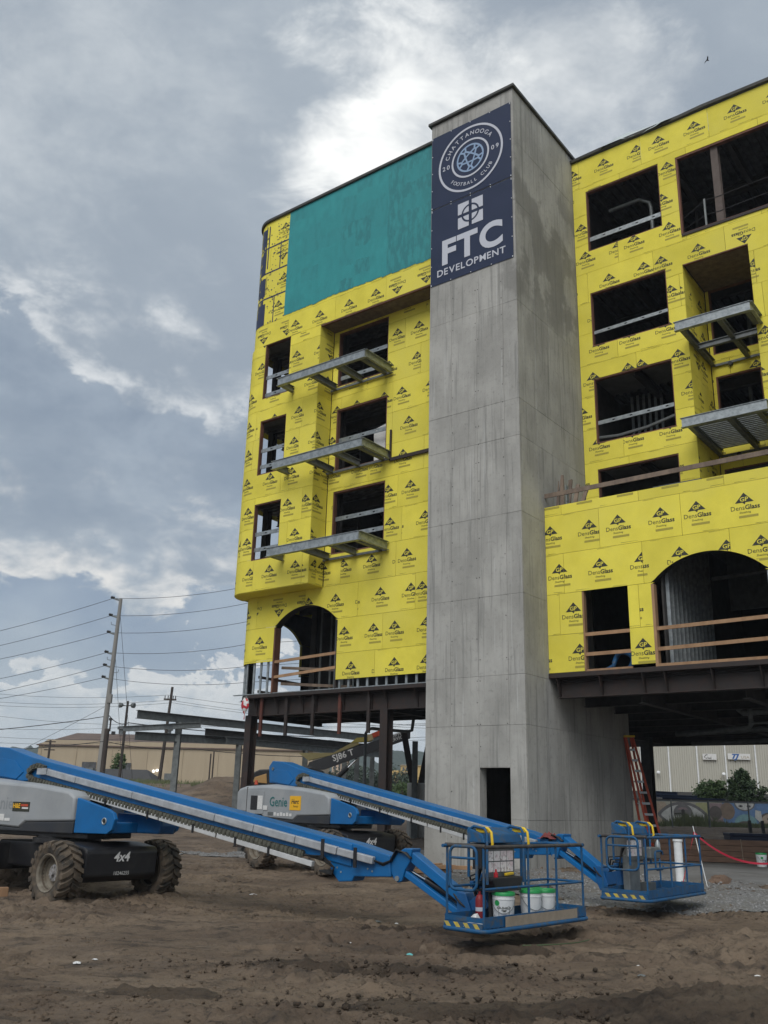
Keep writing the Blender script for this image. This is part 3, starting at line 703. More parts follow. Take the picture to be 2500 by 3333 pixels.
MB().box(-12.3, -3.37, VB-.03, VB+.24, 5.31, 5.44).build('edge_angle', K['rust'], lw, bevel=.01)
g0 = MB().ibeam((-12.5, VB+.28, 5.0), (-3.38, VB+.28, 5.0), .62, .26, .014, .022).build('edge_girder', K['rust'], lw)
for u in (-12.0, -10.95, -9.73, -9.1, -7.86, -6.65, -6.02, -4.79, -3.9): 
    MB().add([(u-.008, VB+.16, 5.28), (u-.008, VB+.27, 5.28), (u-.008, VB+.27, 4.71), (u-.008, VB+.22, 4.71), (u+.008, VB+.16, 5.28), (u+.008, VB+.27, 5.28), (u+.008, VB+.27, 4.71), (u+.008, VB+.22, 4.71)], [(0,1,2,3),(7,6,5,4),(0,4,5,1),(1,5,6,2),(2,6,7,3),(3,7,4,0)]).build('stiffener', K['rust'], lw)
    MB().add([(u-.01, VB-.02, 5.30), (u-.01, VB+.15, 5.30), (u-.01, VB+.15, 4.95), (u+.01, VB-.02, 5.30), (u+.01, VB+.15, 5.30), (u+.01, VB+.15, 4.95)], [(0,1,2),(5,4,3),(0,3,4,1),(1,4,5,2),(2,5,3,0)]).build('gusset', K['rust'], lw)
for i, u in enumerate((-11.70, -10.46, -9.2, -7.98, -6.73)): MB().chan((u, VB+.12, 3.95), (u, VB+.12, 5.31), .12, .07, .01, 1, (1, 0, 0)).build('hanger_post', K['red'] if i in (0, 3) else K['rust'], lw)
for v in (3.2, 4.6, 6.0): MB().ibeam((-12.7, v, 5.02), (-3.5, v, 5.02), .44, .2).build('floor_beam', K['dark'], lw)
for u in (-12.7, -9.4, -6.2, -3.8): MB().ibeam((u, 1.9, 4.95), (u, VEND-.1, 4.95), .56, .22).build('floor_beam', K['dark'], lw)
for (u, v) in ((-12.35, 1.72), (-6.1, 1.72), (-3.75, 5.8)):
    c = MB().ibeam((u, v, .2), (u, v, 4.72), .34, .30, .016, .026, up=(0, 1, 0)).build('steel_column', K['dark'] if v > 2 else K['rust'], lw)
    MB().box(u-.25, u+.25, v-.25, v+.25, .16, .2).build('base_plate', K['rust'], c)
MB().tube([(-9.55, 5.0, 1.0), (-9.55, 5.0, 4.25), (-9.50, 5.05, 4.38), (-9.35, 5.1, 4.44), (-8.1, 5.7, 4.34), (-7.95, 5.75, 4.38), (-7.9, 5.77, 4.78)], .06, 8).build('drain_pipe', K['galvd'], lw, smooth=40)
# red and white bag caught on the corner
mb = MB(); rr = random.Random(2); pr_ = []
for k in range(9):
    t = k/8; w = .04+.13*math.sin(math.pi*min(1, t*1.2+.1))
    pr_.append([(-12.22+w*math.cos(a)+.03*math.sin(5*t+a), 1.22+w*.5*math.sin(a), 5.30-.75*t+.03*math.sin(a*3)) for a in [2*math.pi*j/8 for j in range(8)]])
mb.add([p for q in pr_ for p in q], [(i*8+j, i*8+(j+1) % 8, (i+1)*8+(j+1) % 8, (i+1)*8+j) for i in range(8) for j in range(8)])
for i, f in enumerate(mb.f): mb.m[i] = 1 if rr.random() < .4 else 0
bgx = mb.build('plastic_bag', [K['paper'], K['redp']], smooth=80); bgx.matrix_world = TR(BO, BR); tag(bgx, 'crumpled red and white plastic bag snagged on the wing corner', 'bag')
# ---------------------------------------------- right wing
VU, VR2, VP = 4.48, 6.64, 1.44
rw = tag(empty('building_wing', BO, BR), 'unfinished yellow building wing with a projecting arched podium on the near side of the tower', 'building')
XE = 11.0
fu = lambda x, z, d: (x, VU-d, z); fp = lambda x, z, d: (x, VP-d, z); f2r = lambda x, z, d: (x, VR2-d, z); fside = lambda x, z, d: (3.87+d, x, z); fpl = lambda x, z, d: (0-d, x, z)
uw = [(.53, 3.3, 21.1, 23.67), (.52, 3.29, 17.25, 19.38), (.49, 3.26, 13.58, 16.0), (.48, 3.25, 10.9, 12.65)]
BIGO = (3.92, XE-.3, 20.47, 23.62); REC = (3.87, 6.02, 10.2, 19.33)
boards(rw, fu, .012, XE, 10.5, 25.12, uw+[BIGO, REC], zb=25.12-1.22*12, seed=31)
boards(rw, fside, VU+.018, VR2-.02, 10.5, 19.33, zb=10.48, seed=32, width=1.3)
rwn = [(4.0, 5.53, 16.82, 19.37), (4.0, 5.5, 13.5, 15.98), (4.0, 5.5, 10.6, 12.6)]
boards(rw, f2r, 3.89, 7.2, 10.5, 19.33, rwn, zb=10.48, seed=33)
PW = (1.13, 2.54, 5.2, 7.79); ARR = (3.22, 6.40, 5.2, 7.75, 8.47)
boards(rw, fp, .008, XE, 5.47, 10.54, [PW, (2.54, 3.22, 5.2, 5.56)], [ARR], zb=5.35, seed=34, flip=.06)
MB().box(3.9, 6.0, VU+.02, VR2+.02, 19.335, 19.37).build('recess_soffit', K['oldwood'], rw)
MB().box(3.9, 6.0, VU-.0, VU+.10, 19.29, 19.334).build('recess_nailer', K['buck'], rw)
MB().box(6.03, 6.08, VU+.02, VR2, 10.5, 19.33).build('recess_wall', K['yellow'], rw)
for w in uw: wframe(rw, fu, w[0]-.01, w[1]+.01, w[2], w[3])
wframe(rw, fu, BIGO[0]-.01, BIGO[1], BIGO[2], BIGO[3], t=.07, sides='ltb')
for w in rwn: wframe(rw, f2r, w[0], w[1], w[2], w[3])
slotted(rw, (.55, VU+.12, 21.66), (3.3, VU+.12, 21.66), .17)
slotted(rw, (.54, VU+.12, 17.83), (3.3, VU+.12, 17.88), .12); slotted(rw, (.52, VU+.14, 14.38), (3.28, VU+.14, 14.42), .14)
MB().tube([(.52, VU+.18, 13.85), (1.2, VU+.22, 13.80), (2.2, VU+.2, 13.86), (2.9, VU+.16, 13.98), (3.28, VU+.14, 14.05)], .055, 6).build('bent_stud', K['galvd'], rw)
RF = [5.44, 9.9, 13.05, 16.4, 19.85, 20.42]
for z in (13.2, 16.55, 20.2, 24.3):
    v9 = VU+.15
    MB().slab([(.1, v9), (3.8, v9), (3.8, VR2+.1), (6.1, VR2+.1), (6.1, v9), (XE-.1, v9), (XE-.1, 16.4), (.1, 16.4)] if z < 20 else [(.1, v9), (XE-.1, v9), (XE-.1, 16.4), (.1, 16.4)], z-.1, z, 'z').build('floor_slab', K['slab'], rw); deck(rw, .1, XE, VU+.28 if z > 20 else 7.0, 16.4, z-.2, 'v', .28, .09)
    for u in (1.8, 3.6, 5.6, 8.0): MB().ibeam((u, VU+.5 if u < 3.7 or z > 20 else VR2+.2, z-.38), (u, 16, z-.38), .35, .17).build('floor_beam', K['dark'], rw)
    MB().ibeam((.1, 7.8, z-.42), (XE, 7.8, z-.42), .42, .2).build('floor_beam', K['dark'], rw)
MB().box(.1, XE, VP+.2, 16.5, 10.15, 10.30).build('podium_roof', K['slab'], rw)
MB().slab([(.0, VP+.03), (XE, VP+.03), (XE, 18.2), (-3.4, 18.2), (-3.4, 7.1), (.0, 7.1)], 5.33, 5.44, 'z').build('floor_slab', K['slab'], rw); deck(rw, .05, XE, VP+.2, 7.1, 5.22, 'u', .28, .08); deck(rw, -3.3, XE, 7.12, 18.1, 5.22, 'u', .28, .08)
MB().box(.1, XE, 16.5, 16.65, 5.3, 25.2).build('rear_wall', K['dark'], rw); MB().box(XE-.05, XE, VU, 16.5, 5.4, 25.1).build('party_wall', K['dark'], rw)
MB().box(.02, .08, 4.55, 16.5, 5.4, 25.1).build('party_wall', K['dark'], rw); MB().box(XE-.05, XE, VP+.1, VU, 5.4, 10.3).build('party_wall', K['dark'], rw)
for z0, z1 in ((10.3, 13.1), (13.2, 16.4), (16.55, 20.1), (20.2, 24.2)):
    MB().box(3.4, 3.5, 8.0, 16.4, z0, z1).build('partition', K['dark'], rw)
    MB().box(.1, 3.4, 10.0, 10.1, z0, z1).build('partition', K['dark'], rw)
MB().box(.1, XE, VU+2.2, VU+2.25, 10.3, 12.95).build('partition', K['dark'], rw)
# exposed upper floor: column, cable rail, studs behind
MB().ibeam((5.22, VU+.25, 20.45), (5.22, VU+.25, 24.2), .24, .24, up=(0, 1, 0)).build('steel_column', mat('brown primer', (.10, .075, .062), .7, c2=(.07, .05, .042), scale=4), rw)
MB().bar((3.95, VU+.02, 20.44), (XE-.3, VU+.02, 20.44), .12, .10).build('edge_angle', K['rust'], rw)
for k in range(14): MB().chan((4.2+.5*k, 10.4, 20.2), (4.2+.5*k, 10.4, 24.2), .09, .04, .006, 1, (1, 0, 0)).build('stud', K['galvd'], rw)
MB().box(3.6, XE, 10.46, 10.5, 20.2, 24.2).build('partition', K['deck'], rw)
MB().bar((4.75, VU+.15, 20.48), (4.75, VU+.15, 21.65), .06, .06, (1, 0, 0)).build('guard_post', K['galvd'], rw)
for z, s_ in ((21.6, .45), (21.02, .28)): MB().tube([(3.96, VU+.15, z-s_), (4.75, VU+.15, z), (5.22, VU+.12, z-.05), (6.6, VU+.15, z+.02), (XE-.4, VU+.15, z)], .012, 5).build('guard_cable', K['wire'], rw)
MB().tube([(1.05, VU+.9, 23.15), (2.2, VU+.95, 23.2), (2.55, VU+1.0, 22.95), (2.6, VU+1.0, 22.7), (2.62, VU+1.0, 20.3)], .07, 8).build('drain_pipe', K['galvd'], rw, smooth=50)
for k in range(6): MB().chan((.75+.22*k, 7.2, 13.2), (.75+.22*k, 7.2, 16.3), .09, .04, .006, 1, (1, 0, 0)).build('stud', K['galv'], rw)
for u, v, z in ((4.9, 8.2, 16.6), (4.75, 8.0, 13.2)): MB().cyl((u, v, z), (u, v, z+3.2), .07, 8).build('drain_pipe', K['galvd'], rw)
for z in (16.2, 12.9): MB().cyl((4.55, VR2-.12, z+.12), (4.55, VR2+.05, z+.12), .07, 10).build('vent_stub', K['black'], rw)
balcony(rw, 3.80, 6.12, 3.42, VR2-.03, 16.66, ((3.98, VR2-.03), (5.15, VR2-.03), (6.02, VU-.02)))
MB().ibeam((4.0, 5.0, 16.42), (6.1, 5.0, 16.42), .2, .12).build('cross_joist', K['galvd'], rw)
balcony(rw, 3.78, 6.30, 3.42, VR2-.03, 13.33, ((3.98, VR2-.03), (5.15, VR2-.03), (6.02, VU-.02)), dk=True)
# roof edge and torn membrane
pts = [(-.02, 25.12), (1.2, 25.16), (4.2, 25.13), (5.0, 25.17), (7.2, 25.14), (XE, 25.12)]
mb = MB()
for (a, za), (b, zb2) in zip(pts[:-1], pts[1:]):
    mb.add([(a, VU-.10, za), (b, VU-.10, zb2), (b, VU+.3, zb2+.02), (a, VU+.3, za+.02), (a, VU-.12, za+.10), (b, VU-.12, zb2+.10), (b, VU+.3, zb2+.12), (a, VU+.3, za+.12)], [(0,3,2,1),(4,5,6,7),(0,1,5,4),(1,2,6,5),(2,3,7,6),(3,0,4,7)])
mb.build('roof_edge', K['coping'], rw)
mb = MB(); n = 24; g = []
for j in range(4):
    for i in range(n+1):
        t = i/n; u = 1.25+2.7*t; g.append((u, VU-.14-.05*math.sin(9*t)+.10*j-.02*math.sin(t*30+j), 25.22+.05*math.sin(7*t)+.13*j*math.sin(math.pi*t)**.5-(.05*(j == 0))))
mb.add(g, [(j*(n+1)+i, j*(n+1)+i+1, (j+1)*(n+1)+i+1, (j+1)*(n+1)+i) for j in range(3) for i in range(n)])
mb.build('roof_membrane', K['membrane'] if 'membrane' in K else K['galv'], rw, smooth=60)
# podium details
wframe(rw, fp, PW[0]-.01, PW[1]+.01, 5.47, PW[3], t=.06, m=K['wood'], sides='l')
MB().box(3.22, 3.30, VP+.0, VP+.2, 5.46, 7.75).build('jamb', K['wood'], rw); MB().box(6.33, 6.40, VP+.02, VP+.2, 5.46, 7.75).build('jamb', K['galv'], rw)
af = MB(); n = 28
for i in range(n):
    xa, xb = ARR[0]+(ARR[1]-ARR[0])*i/n, ARR[0]+(ARR[1]-ARR[0])*(i+1)/n; z0, z1 = arch_z(xa, ARR), arch_z(xb, ARR)
    af.add([(xa, VP+.02, z0), (xb, VP+.02, z1), (xb, VP+.26, z1), (xa, VP+.26, z0), (xa, VP+.02, z0+.03), (xb, VP+.02, z1+.03), (xb, VP+.26, z1+.03), (xa, VP+.26, z0+.03)], [(0,3,2,1),(4,5,6,7),(0,1,5,4),(2,3,7,6)])
af.build('arch_head', K['black'], rw, fix=False)
for z in (6.52, 5.95): MB().bar((1.17, VP+.05, z), (2.6, VP+.05, z), .04, .10).build('guard_board', K['wood'], rw)
for z in (6.50, 5.94): MB().bar((3.27, VP+.06, z), (6.9, VP+.06, z+.06), .04, .10).build('guard_board', K['wood'], rw)
MB().box(3.25, XE, VP+.02, VP+.12, 5.45, 5.54).build('sill_plate', K['wood'], rw); MB().box(1.15, 2.55, VP+.02, VP+.12, 5.45, 5.52).build('sill_plate', K['wood'], rw)
for k in range(12): MB().chan((3.52, VP+.45+.33*k, 5.45), (3.52, VP+.45+.33*k, 9.6), .10, .05, .006, 1, (1, 0, 0)).build('stud', K['galv'], rw)
MB().box(3.40, 3.45, VP+.3, 9.0, 5.45, 9.7).build('partition', K['dark'], rw)
for k in range(5): MB().chan((4.6+.45*k, 7.2, 8.1), (4.6+.45*k, 7.2, 9.8), .09, .04, .006, 1, (1, 0, 0)).build('stud', K['galvd'], rw)
MB().box(3.6, 8.5, 7.3, 7.36, 8.0, 9.9).build('bulkhead', K['galvd'], rw)
MB().tube([(3.8, 5.0, 8.55), (8, 5.0, 8.7)], .06, 8).build('sprinkler_pipe', K['galvd'], rw)
mb = MB(); rr = random.Random(1)
cc = MB(); cc.tube([(2.05+.28*math.cos(a), VP+.6+.06*math.sin(3*a), 5.74+.28*math.sin(a)) for a in [R(20*k) for k in range(-2, 11)]]+[(1.5, VP+.65, 5.55)], .07, 8)
co = cc.build('duct_hose', K['bluew'], smooth=60); co.matrix_world = TR(BO, BR); tag(co, 'coiled blue hose lying inside the square podium opening', 'hose')
MB().box(.0, XE, VP-.03, VP+.22, 5.325, 5.46).build('edge_angle', K['rust'], rw, bevel=.01)
MB().ibeam((.16, VP+.30, 5.05), (XE, VP+.30, 5.05), .56, .28, .014, .022).build('edge_girder', K['rust'], rw)
for u in (.24, 1.55, 2.80, 3.42, 4.68, 5.92, 7.2):
    MB().add([(u-.01, VP-.02, 5.32), (u-.01, VP+.28, 5.32), (u-.01, VP+.28, 4.80), (u-.01, VP+.18, 4.80), (u+.01, VP-.02, 5.32), (u+.01, VP+.28, 5.32), (u+.01, VP+.28, 4.80), (u+.01, VP+.18, 4.80)], [(0,1,2,3),(7,6,5,4),(0,4,5,1),(1,5,6,2),(2,6,7,3),(3,7,4,0)]).build('stiffener', K['rust'], rw)
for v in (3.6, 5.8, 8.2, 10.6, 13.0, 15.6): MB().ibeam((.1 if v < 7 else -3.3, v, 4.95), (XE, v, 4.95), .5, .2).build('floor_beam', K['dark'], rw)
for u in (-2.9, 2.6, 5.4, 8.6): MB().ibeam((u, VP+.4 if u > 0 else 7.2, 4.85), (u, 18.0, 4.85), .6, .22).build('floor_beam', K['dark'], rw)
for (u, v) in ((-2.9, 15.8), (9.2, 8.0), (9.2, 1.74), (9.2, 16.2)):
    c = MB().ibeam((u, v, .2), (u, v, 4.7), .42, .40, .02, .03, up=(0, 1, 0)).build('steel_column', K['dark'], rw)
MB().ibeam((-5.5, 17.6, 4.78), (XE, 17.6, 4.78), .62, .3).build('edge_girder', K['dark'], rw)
PX = K['galvd']
for pts, r in (([(.9, 9.0, 4.28), (3.4, 8.4, 4.30), (5.6, 8.0, 4.34)], .09), ([(3.9, 6.2, 5.0), (3.9, 6.2, 4.72), (4.0, 6.2, 4.62), (8.0, 5.4, 4.62)], .085), ([(4.25, 6.1, 4.9), (4.25, 6.1, 4.28), (4.15, 6.2, 4.2), (1.6, 8.0, 4.18)], .075), ([(.9, 10.5, 4.05), (6.5, 8.8, 4.05)], .08), ([(4.3, 6.0, 4.3), (9.0, 5.0, 4.2)], .04), ([(6.8, 6.2, 4.5), (6.85, 6.2, 4.2), (7.2, 6.1, 4.1), (9, 6, 4.1)], .08)):
    MB().tube(pts, r, 8).build('service_pipe', PX, rw, smooth=50)
# loose things on the podium roof
def bld(o): o.matrix_world = TR(BO, BR); return o
tag(bld(MB().bar((-.02, 1.50, 10.93), (7.6, 1.46, 10.96), .04, .14).build('plank', K['oldwood'])), 'long weathered plank laid as a rail over the podium edge', 'plank')
tag(bld(MB().bar((.50, 2.05, 10.30), (.50, 2.05, 11.35), .16, .03, (1, 0, 0)).build('rail_post', K['galv'])), 'short galvanised post holding the plank rail beside the tower', 'post')
names = ['leftmost', 'second', 'third', 'fourth', 'rightmost']
for k in range(5):
    o = bld(MB().bar((.10+.13*k, 2.15+.08*k, 10.31), (-.0+.10*k+.02*k*k-.1*(k < 2)+.0, 2.6+.1*k, 12.15-.17*k), .05, .12, (1, 0, 0)).build('lumber_offcut', K['oldwood']))
    tag(o, '%s of five wood offcuts propped on the podium against the tower' % names[k], 'wood', 'offcuts propped on the podium')
tag(bld(MB().box(3.35, 4.75, 1.75, 2.0, 10.55, 10.68).build('roof_plank', K['galvd'])), 'grey flat plank lying on the podium parapet', 'plank')
# ------------------------------------------------------------------ boom lifts
def tyre_mesh(mb, o, side, Rr=.52, W=.40):
    """tyre with chevron lugs about a y-axis; o = centre"""
    ox, oy, oz = o; w = W/2
    prof = [(.30, -w*.80), (.33, -w*.92), (.40, -w), (.455, -w*.96), (.475, -w*.8), (.48, 0), (.475, w*.8), (.455, w*.96), (.40, w), (.33, w*.92), (.30, w*.80), (.26, w*.5), (.26, -w*.5), (.30, -w*.80)]
    mb.lathe(prof, o, (0, 1, 0), 32, 0, cap=False); n = 20
    for k in range(n):
        for sd in (-1, 1):
            a = 2*math.pi*(k+(.5 if sd > 0 else 0))/n; vs = []
            for (y, da) in ((.01*sd, .14), (.55*w*sd, .02), (1.02*w*sd, -.06)):
                for r, wd_ in ((.465, .105), (Rr, .075)):
                    for q in (-1, 1):
                        t = a+da+q*wd_; rr2 = r-(.02 if abs(y) > w else 0); vs.append((ox+rr2*math.cos(t), oy+y, oz+rr2*math.sin(t)))
            vs += [(ox+.40*math.cos(a-.06+q*.08), oy+1.06*w*sd, oz+.40*math.sin(a-.06+q*.08)) for q in (-1, 1)]
            fs = []
            for i in (0, 4): fs += [(i, i+1, i+5, i+4), (i+2, i+6, i+7, i+3), (i, i+4, i+6, i+2), (i+1, i+3, i+7, i+5)]
            fs += [(0, 2, 3, 1), (8, 9, 11, 10), (10, 11, 13, 12), (8, 12, 13, 9), (8, 10, 12), (9, 13, 11)]
            mb.add(vs, fs)
def wheel(root, M, o, side):
    mb = MB(M); tyre_mesh(mb, o, side); t = mb.build('wheel', K['rubber'], root, smooth=35)
    mb = MB(M); s_ = side; y = o[1]
    mb.lathe([(.315, s_*.17), (.30, s_*.185), (.27, s_*.16), (.255, s_*.02), (.20, -s_*.01), (.17, -s_*.0), (0.001, -s_*.0)], o, (0, 1, 0), 28, cap=False)
    mb.lathe([(.30, -s_*.17), (.28, -s_*.17), (.26, -s_*.0), (.001, -s_*.02)], o, (0, 1, 0), 24, cap=False); mb.build('rim', K['rim'], t, smooth=40)
    mb = MB(M); mb.lathe([(.135, s_*.0), (.135, s_*.045), (.05, s_*.05), (.045, s_*.10), (.001, s_*.10)], o, (0, 1, 0), 14, cap=False)
    for k in range(9):
        a = 2*math.pi*k/9; mb.cyl((o[0]+.105*math.cos(a), y+s_*.04, o[2]+.105*math.sin(a)), (o[0]+.105*math.cos(a), y+s_*.065, o[2]+.105*math.sin(a)), .014, 6)
    mb.build('hub', K['hub'], t, smooth=30)
def rrect(cx, cz, w, h, r, n=5):
    p = []
    for qx, qz, a0 in ((1, 1, 0), (-1, 1, 90), (-1, -1, 180), (1, -1, 270)):
        for k in range(n+1):
            a = R(a0+90*k/n); p.append((cx+qx*(w/2-r)+r*math.cos(a), cz+qz*(h/2-r)+r*math.sin(a)))
    return p
def boom_lift(loc, head, chead, label, bas, decals, wheel_seed=0):
    root = tag(empty('boom_lift', loc, R(head)), label, 'boom lift', 'blue and grey boom lifts')
    MC = Matrix.Rotation(R(chead-head), 4, 'Z')
    # chassis
    mb = MB(MC); mb.box(-1.5, 1.45, -.50, .50, .50, .94); mb.box(-1.65, -1.1, -.74, .74, .42, .90); ch = mb.build('chassis', K['black'], root, bevel=.03)
    fp_ = MB(MC); fp_.slab([(.95, .36), (1.62, .36), (1.74, .46), (1.76, .86), (1.70, .93), (1.2, .99), (.8, .99), (.8, .5)], -.76, .76, 'y'); fp_.build('axle_housing', K['black'], root, bevel=.035)
    for y in (-.765, .765):
        q = MB(MC); q.slab(rrect(1.30, .66, .34, .42, .05), y-.006, y+.006, 'y'); q.build('access_cover', K['navyplast'], root)
    tx = MB(MC); tx.text('4x4', (1.766, -.02, .70), (0, 1, 0), (-.05, 0, 1), .215, bold=.025, shear=.25)
    tx.build('drive_lettering', K['paper'], root, fix=False)
    if decals.get('unit'):
        t2 = MB(MC); t2.text(decals['unit'], (1.757, .0, .475), (0, 1, 0), (0.05, 0, 1), .085, bold=.004); t2.build('unit_number', K['paper'], root, fix=False)
    for x in (-1.375, 1.375):
        a = MB(MC).cyl((x, -.9, .52), (x, .9, .52), .10, 10).build('axle', K['black'], root)
        for s_ in (-1, 1): wheel(root, MC, (x, s_*1.05, .52), s_)
    MB().lathe([(.62, .94), (.62, 1.02), (.55, 1.03), (.55, 1.09)], n=24).build('turntable_ring', K['black'], root)
    MB().box(-2.6, 1.15, -.52, .52, 1.04, 1.14).build('turntable_deck', K['black'], root, bevel=.02)
    # covers
    prof = [(-3.38, 1.36), (-3.40, 1.88), (-3.30, 1.97), (-3.05, 2.02), (-1.94, 2.06), (-.40, 1.985), (.66, 1.865), (.83, 1.76), (.86, 1.34), (-.48, 1.29), (-.66, 1.18), (-2.0, 1.22), (-2.2, 1.30)]
    dk = [(-3.25, 1.10), (-3.34, 1.36), (-2.2, 1.295), (-2.0, 1.215), (-.67, 1.175), (-.49, 1.285), (.85, 1.335), (.84, 1.12)]
    for s_ in (-1, 1):
        y0, y1 = sorted((s_*.24, s_*.62))
        cv = MB(); n = len(prof); ring0 = [(x, s_*.24, z+(.02 if x < -1 else -.02)) for x, z in prof]; ring1 = [(x, s_*.50, z) for x, z in prof]; cxm, czm = -1.27, 1.65
        ring2 = [(cxm+(x-cxm)*.985, s_*.62, czm+(z-czm)*(.86 if z > 1.7 else 1.)) for x, z in prof]
        cv.add(ring0+ring1+ring2, [(i, (i+1) % n, n+(i+1) % n, n+i) for i in range(n)]+[(n+i, n+(i+1) % n, 2*n+(i+1) % n, 2*n+i) for i in range(n)]+[tuple(range(n)), tuple(range(2*n, 3*n))])
        c_ = cv.build('engine_cover' if s_ > 0 else 'side_cover', K['cover'], root, bevel=.035, smooth=40)
        MB().slab(dk, s_*.25, s_*.605, 'y').build('lower_panel', K['navyplast'], root, bevel=.02)
        if s_ < 0:
            MB().box(-2.865, -2.85, -.628, -.60, 1.32, 1.99).build('cover_seam', K['dark'], c_)
            if decals['kind'] == 'a':
                f = MB(); f.slab(rrect(-2.42, 1.60, .80, .60, .04), -.632, -.622, 'y'); f.build('hatch', K['cover'], c_, bevel=.008)
                MB().slab(rrect(-2.48, 1.585, .32, .37, .02), -.637, -.631, 'y').build('hatch_window', K['black'], c_)
                for i, (a, b, c, d_) in enumerate(((-2.30, -2.07, 1.42, 1.77), (-2.02, -1.82, 1.41, 1.52))): MB().slab([(a, c), (b, c), (b, d_), (a, d_)], -.639, -.633, 'y').build('sticker', K['paper'], c_)
                for k in range(6): MB().slab([(-1.52+.14*k, 1.27), (-1.42+.14*k, 1.27), (-1.42+.14*k, 1.36-.02*(k % 2)), (-1.52+.14*k, 1.36-.02*(k % 2))], -.629, -.622, 'y').build('sticker', K['paper'], c_)
                MB().slab([(-1.80, 1.28), (-1.56, 1.28), (-1.56, 1.36), (-1.80, 1.36)], -.629, -.622, 'y').build('sticker', K['galvd'], c_)
                MB().text('Genie', (-1.34, -.6265, 1.51), (1, 0, 0), (0, 0, 1), .34, bold=.012).build('maker_lettering', K['genie'], c_, fix=False)
                MB().slab(rrect(-.58, 1.60, .48, .35, .01), -.629, -.622, 'y').build('rental_sticker', K['hercy'], c_)
                h = MB(); h.text('Herc', (-.58, -.632, 1.585), (1, 0, 0), (0, 0, 1), .16, bold=.02, shear=.2); h.text('Rentals', (-.55, -.632, 1.50), (1, 0, 0), (0, 0, 1), .07, bold=.0, shear=.2); h.build('rental_lettering', K['print'], c_, fix=False)
            else:
                MB().text('Genie', (-1.30, -.6235, 1.50), (1, 0, 0), (0, 0, 1), .34, bold=.004).build('relief_shade_lettering', K['covers'], c_, fix=False)  # flat letters; the shade of a relief is painted as darker grey
                MB().slab([(-.90, 1.47), (-.41, 1.47), (-.41, 1.64), (-.90, 1.64)], -.629, -.622, 'y').build('rental_sticker', K['print'], c_)
                h = MB(); h.text('H&E', (-.78, -.632, 1.53), (1, 0, 0), (0, 0, 1), .115, mi=0, bold=.03); h.slab([(-.66, 1.56), (-.45, 1.56), (-.45, 1.60), (-.66, 1.60)], -.632, -.629, 'y', 1); h.slab([(-.62, 1.515), (-.44, 1.515), (-.44, 1.545), (-.62, 1.545)], -.632, -.629, 'y', 2)
                h.build('rental_lettering', [K['hercy'], K['ladder'], K['paper']], c_, fix=False)
                MB().slab([(-1.32, 1.29), (-1.12, 1.29), (-1.12, 1.41), (-1.32, 1.41)], -.629, -.622, 'y').build('sticker', K['paper'], c_); MB().slab([(-1.10, 1.29), (-.94, 1.29), (-.94, 1.34), (-1.10, 1.34)], -.629, -.622, 'y').build('sticker', K['paper'], c_)
                q = MB(MC); q.box(.28, .70, -.512, -.503, .60, .86); q.build('rental_sticker', K['print'], root)
                q = MB(MC); q.text('H&E', (.42, -.516, .70), (1, 0, 0), (0, 0, 1), .14, bold=.03); q.build('rental_lettering', K['paper'], root, fix=False)
        # side plates of the turret nose
        sl_ = [(.87, 1.14), (.87, 1.74), (1.70, 1.56), (1.84, 1.50), (1.90, 1.40), (1.84, 1.22), (1.72, 1.15)]
        if s_ > 0: sl_ = [(x+.42 if x > 1 else x, z) for x, z in sl_]
        pl = MB().slab(sl_, s_*.52, s_*.60, 'y').build('turret_plate', K['blue'], root, bevel=.012)
        lp_ = MB(); lp_.tube([(1.64+.05*math.cos(a), s_*.605, 1.36+.05*math.sin(a)) for a in [R(30*k) for k in range(12)]], .012, 6, closed=True); lp_.build('pin_ring', K['galv'], pl)
        MB().cyl((1.64, s_*.60, 1.36), (1.64, s_*.606, 1.36), .042, 12).build('pin', K['black'], pl)
    MB().box(.87, 1.75, -.50, .50, 1.16, 1.34).build('turret_nose', K['blue'], root, bevel=.02)
    MB().slab([(1.2, 1.16), (2.28, 1.16), (2.36, 1.3), (2.3, 1.46), (1.2, 1.5)], .08, .46, 'y').build('fuel_tank', K['blued'], root, bevel=.03)
    MB().box(-2.9, -2.35, -.22, .22, 1.15, 1.9).build('counterweight', K['navyplast'], root, bevel=.05)
    # boom
    zt_ = lambda s: 2.605-.166*(s+1.84)
    bp = [(-2.45, 2.12), (-2.52, 2.55), (-2.36, 2.70), (-1.90, 2.67), (-1.1, 2.48), (6.62, 1.185), (6.62, .86), (-.70, 2.06), (-1.3, 2.02)]
    bo = MB().slab(bp, -.19, .19, 'y').build('boom', K['blue'], root, bevel=.018)
    MB().cyl((-2.30, -.215, 2.49), (-2.30, .215, 2.49), .045, 12).build('pivot_pin', K['galvd'], bo)
    MB().slab([(-2.36, 2.15), (-2.36, 2.35), (-2.2, 2.48), (-1.6, 2.42), (-1.3, 2.2), (-1.5, 2.06)], -.205, -.19, 'y').build('doubler_plate', K['blue'], bo, bevel=.006)
    tp = MB(); 
    for k in range(9): x = -.4+.78*k; tp.box(x, x+.16, -.05, .05, zt_(x)+.004, zt_(x)+.022)
    MB().slab([(6.2, 1.265), (6.70, 1.185), (7.28, 1.05), (7.30, .76), (6.66, .73), (6.62, .66), (6.38, .64), (6.22, .80)], -.16, .16, 'y').build('boom_nose', K['blue'], root, bevel=.015)
    for (x, z) in ((6.35, .84), (6.42, .78), (6.9, .85), (6.98, .82)): MB().cyl((x, -.168, z), (x, .0, z), .014, 8).build('bolt', K['galv'], bo)
    zr = lambda s: 2.195-.1618*(s+.5)
    edges = [-.5, .35, 1.9, 3.9, 4.75, 5.6, 6.40]
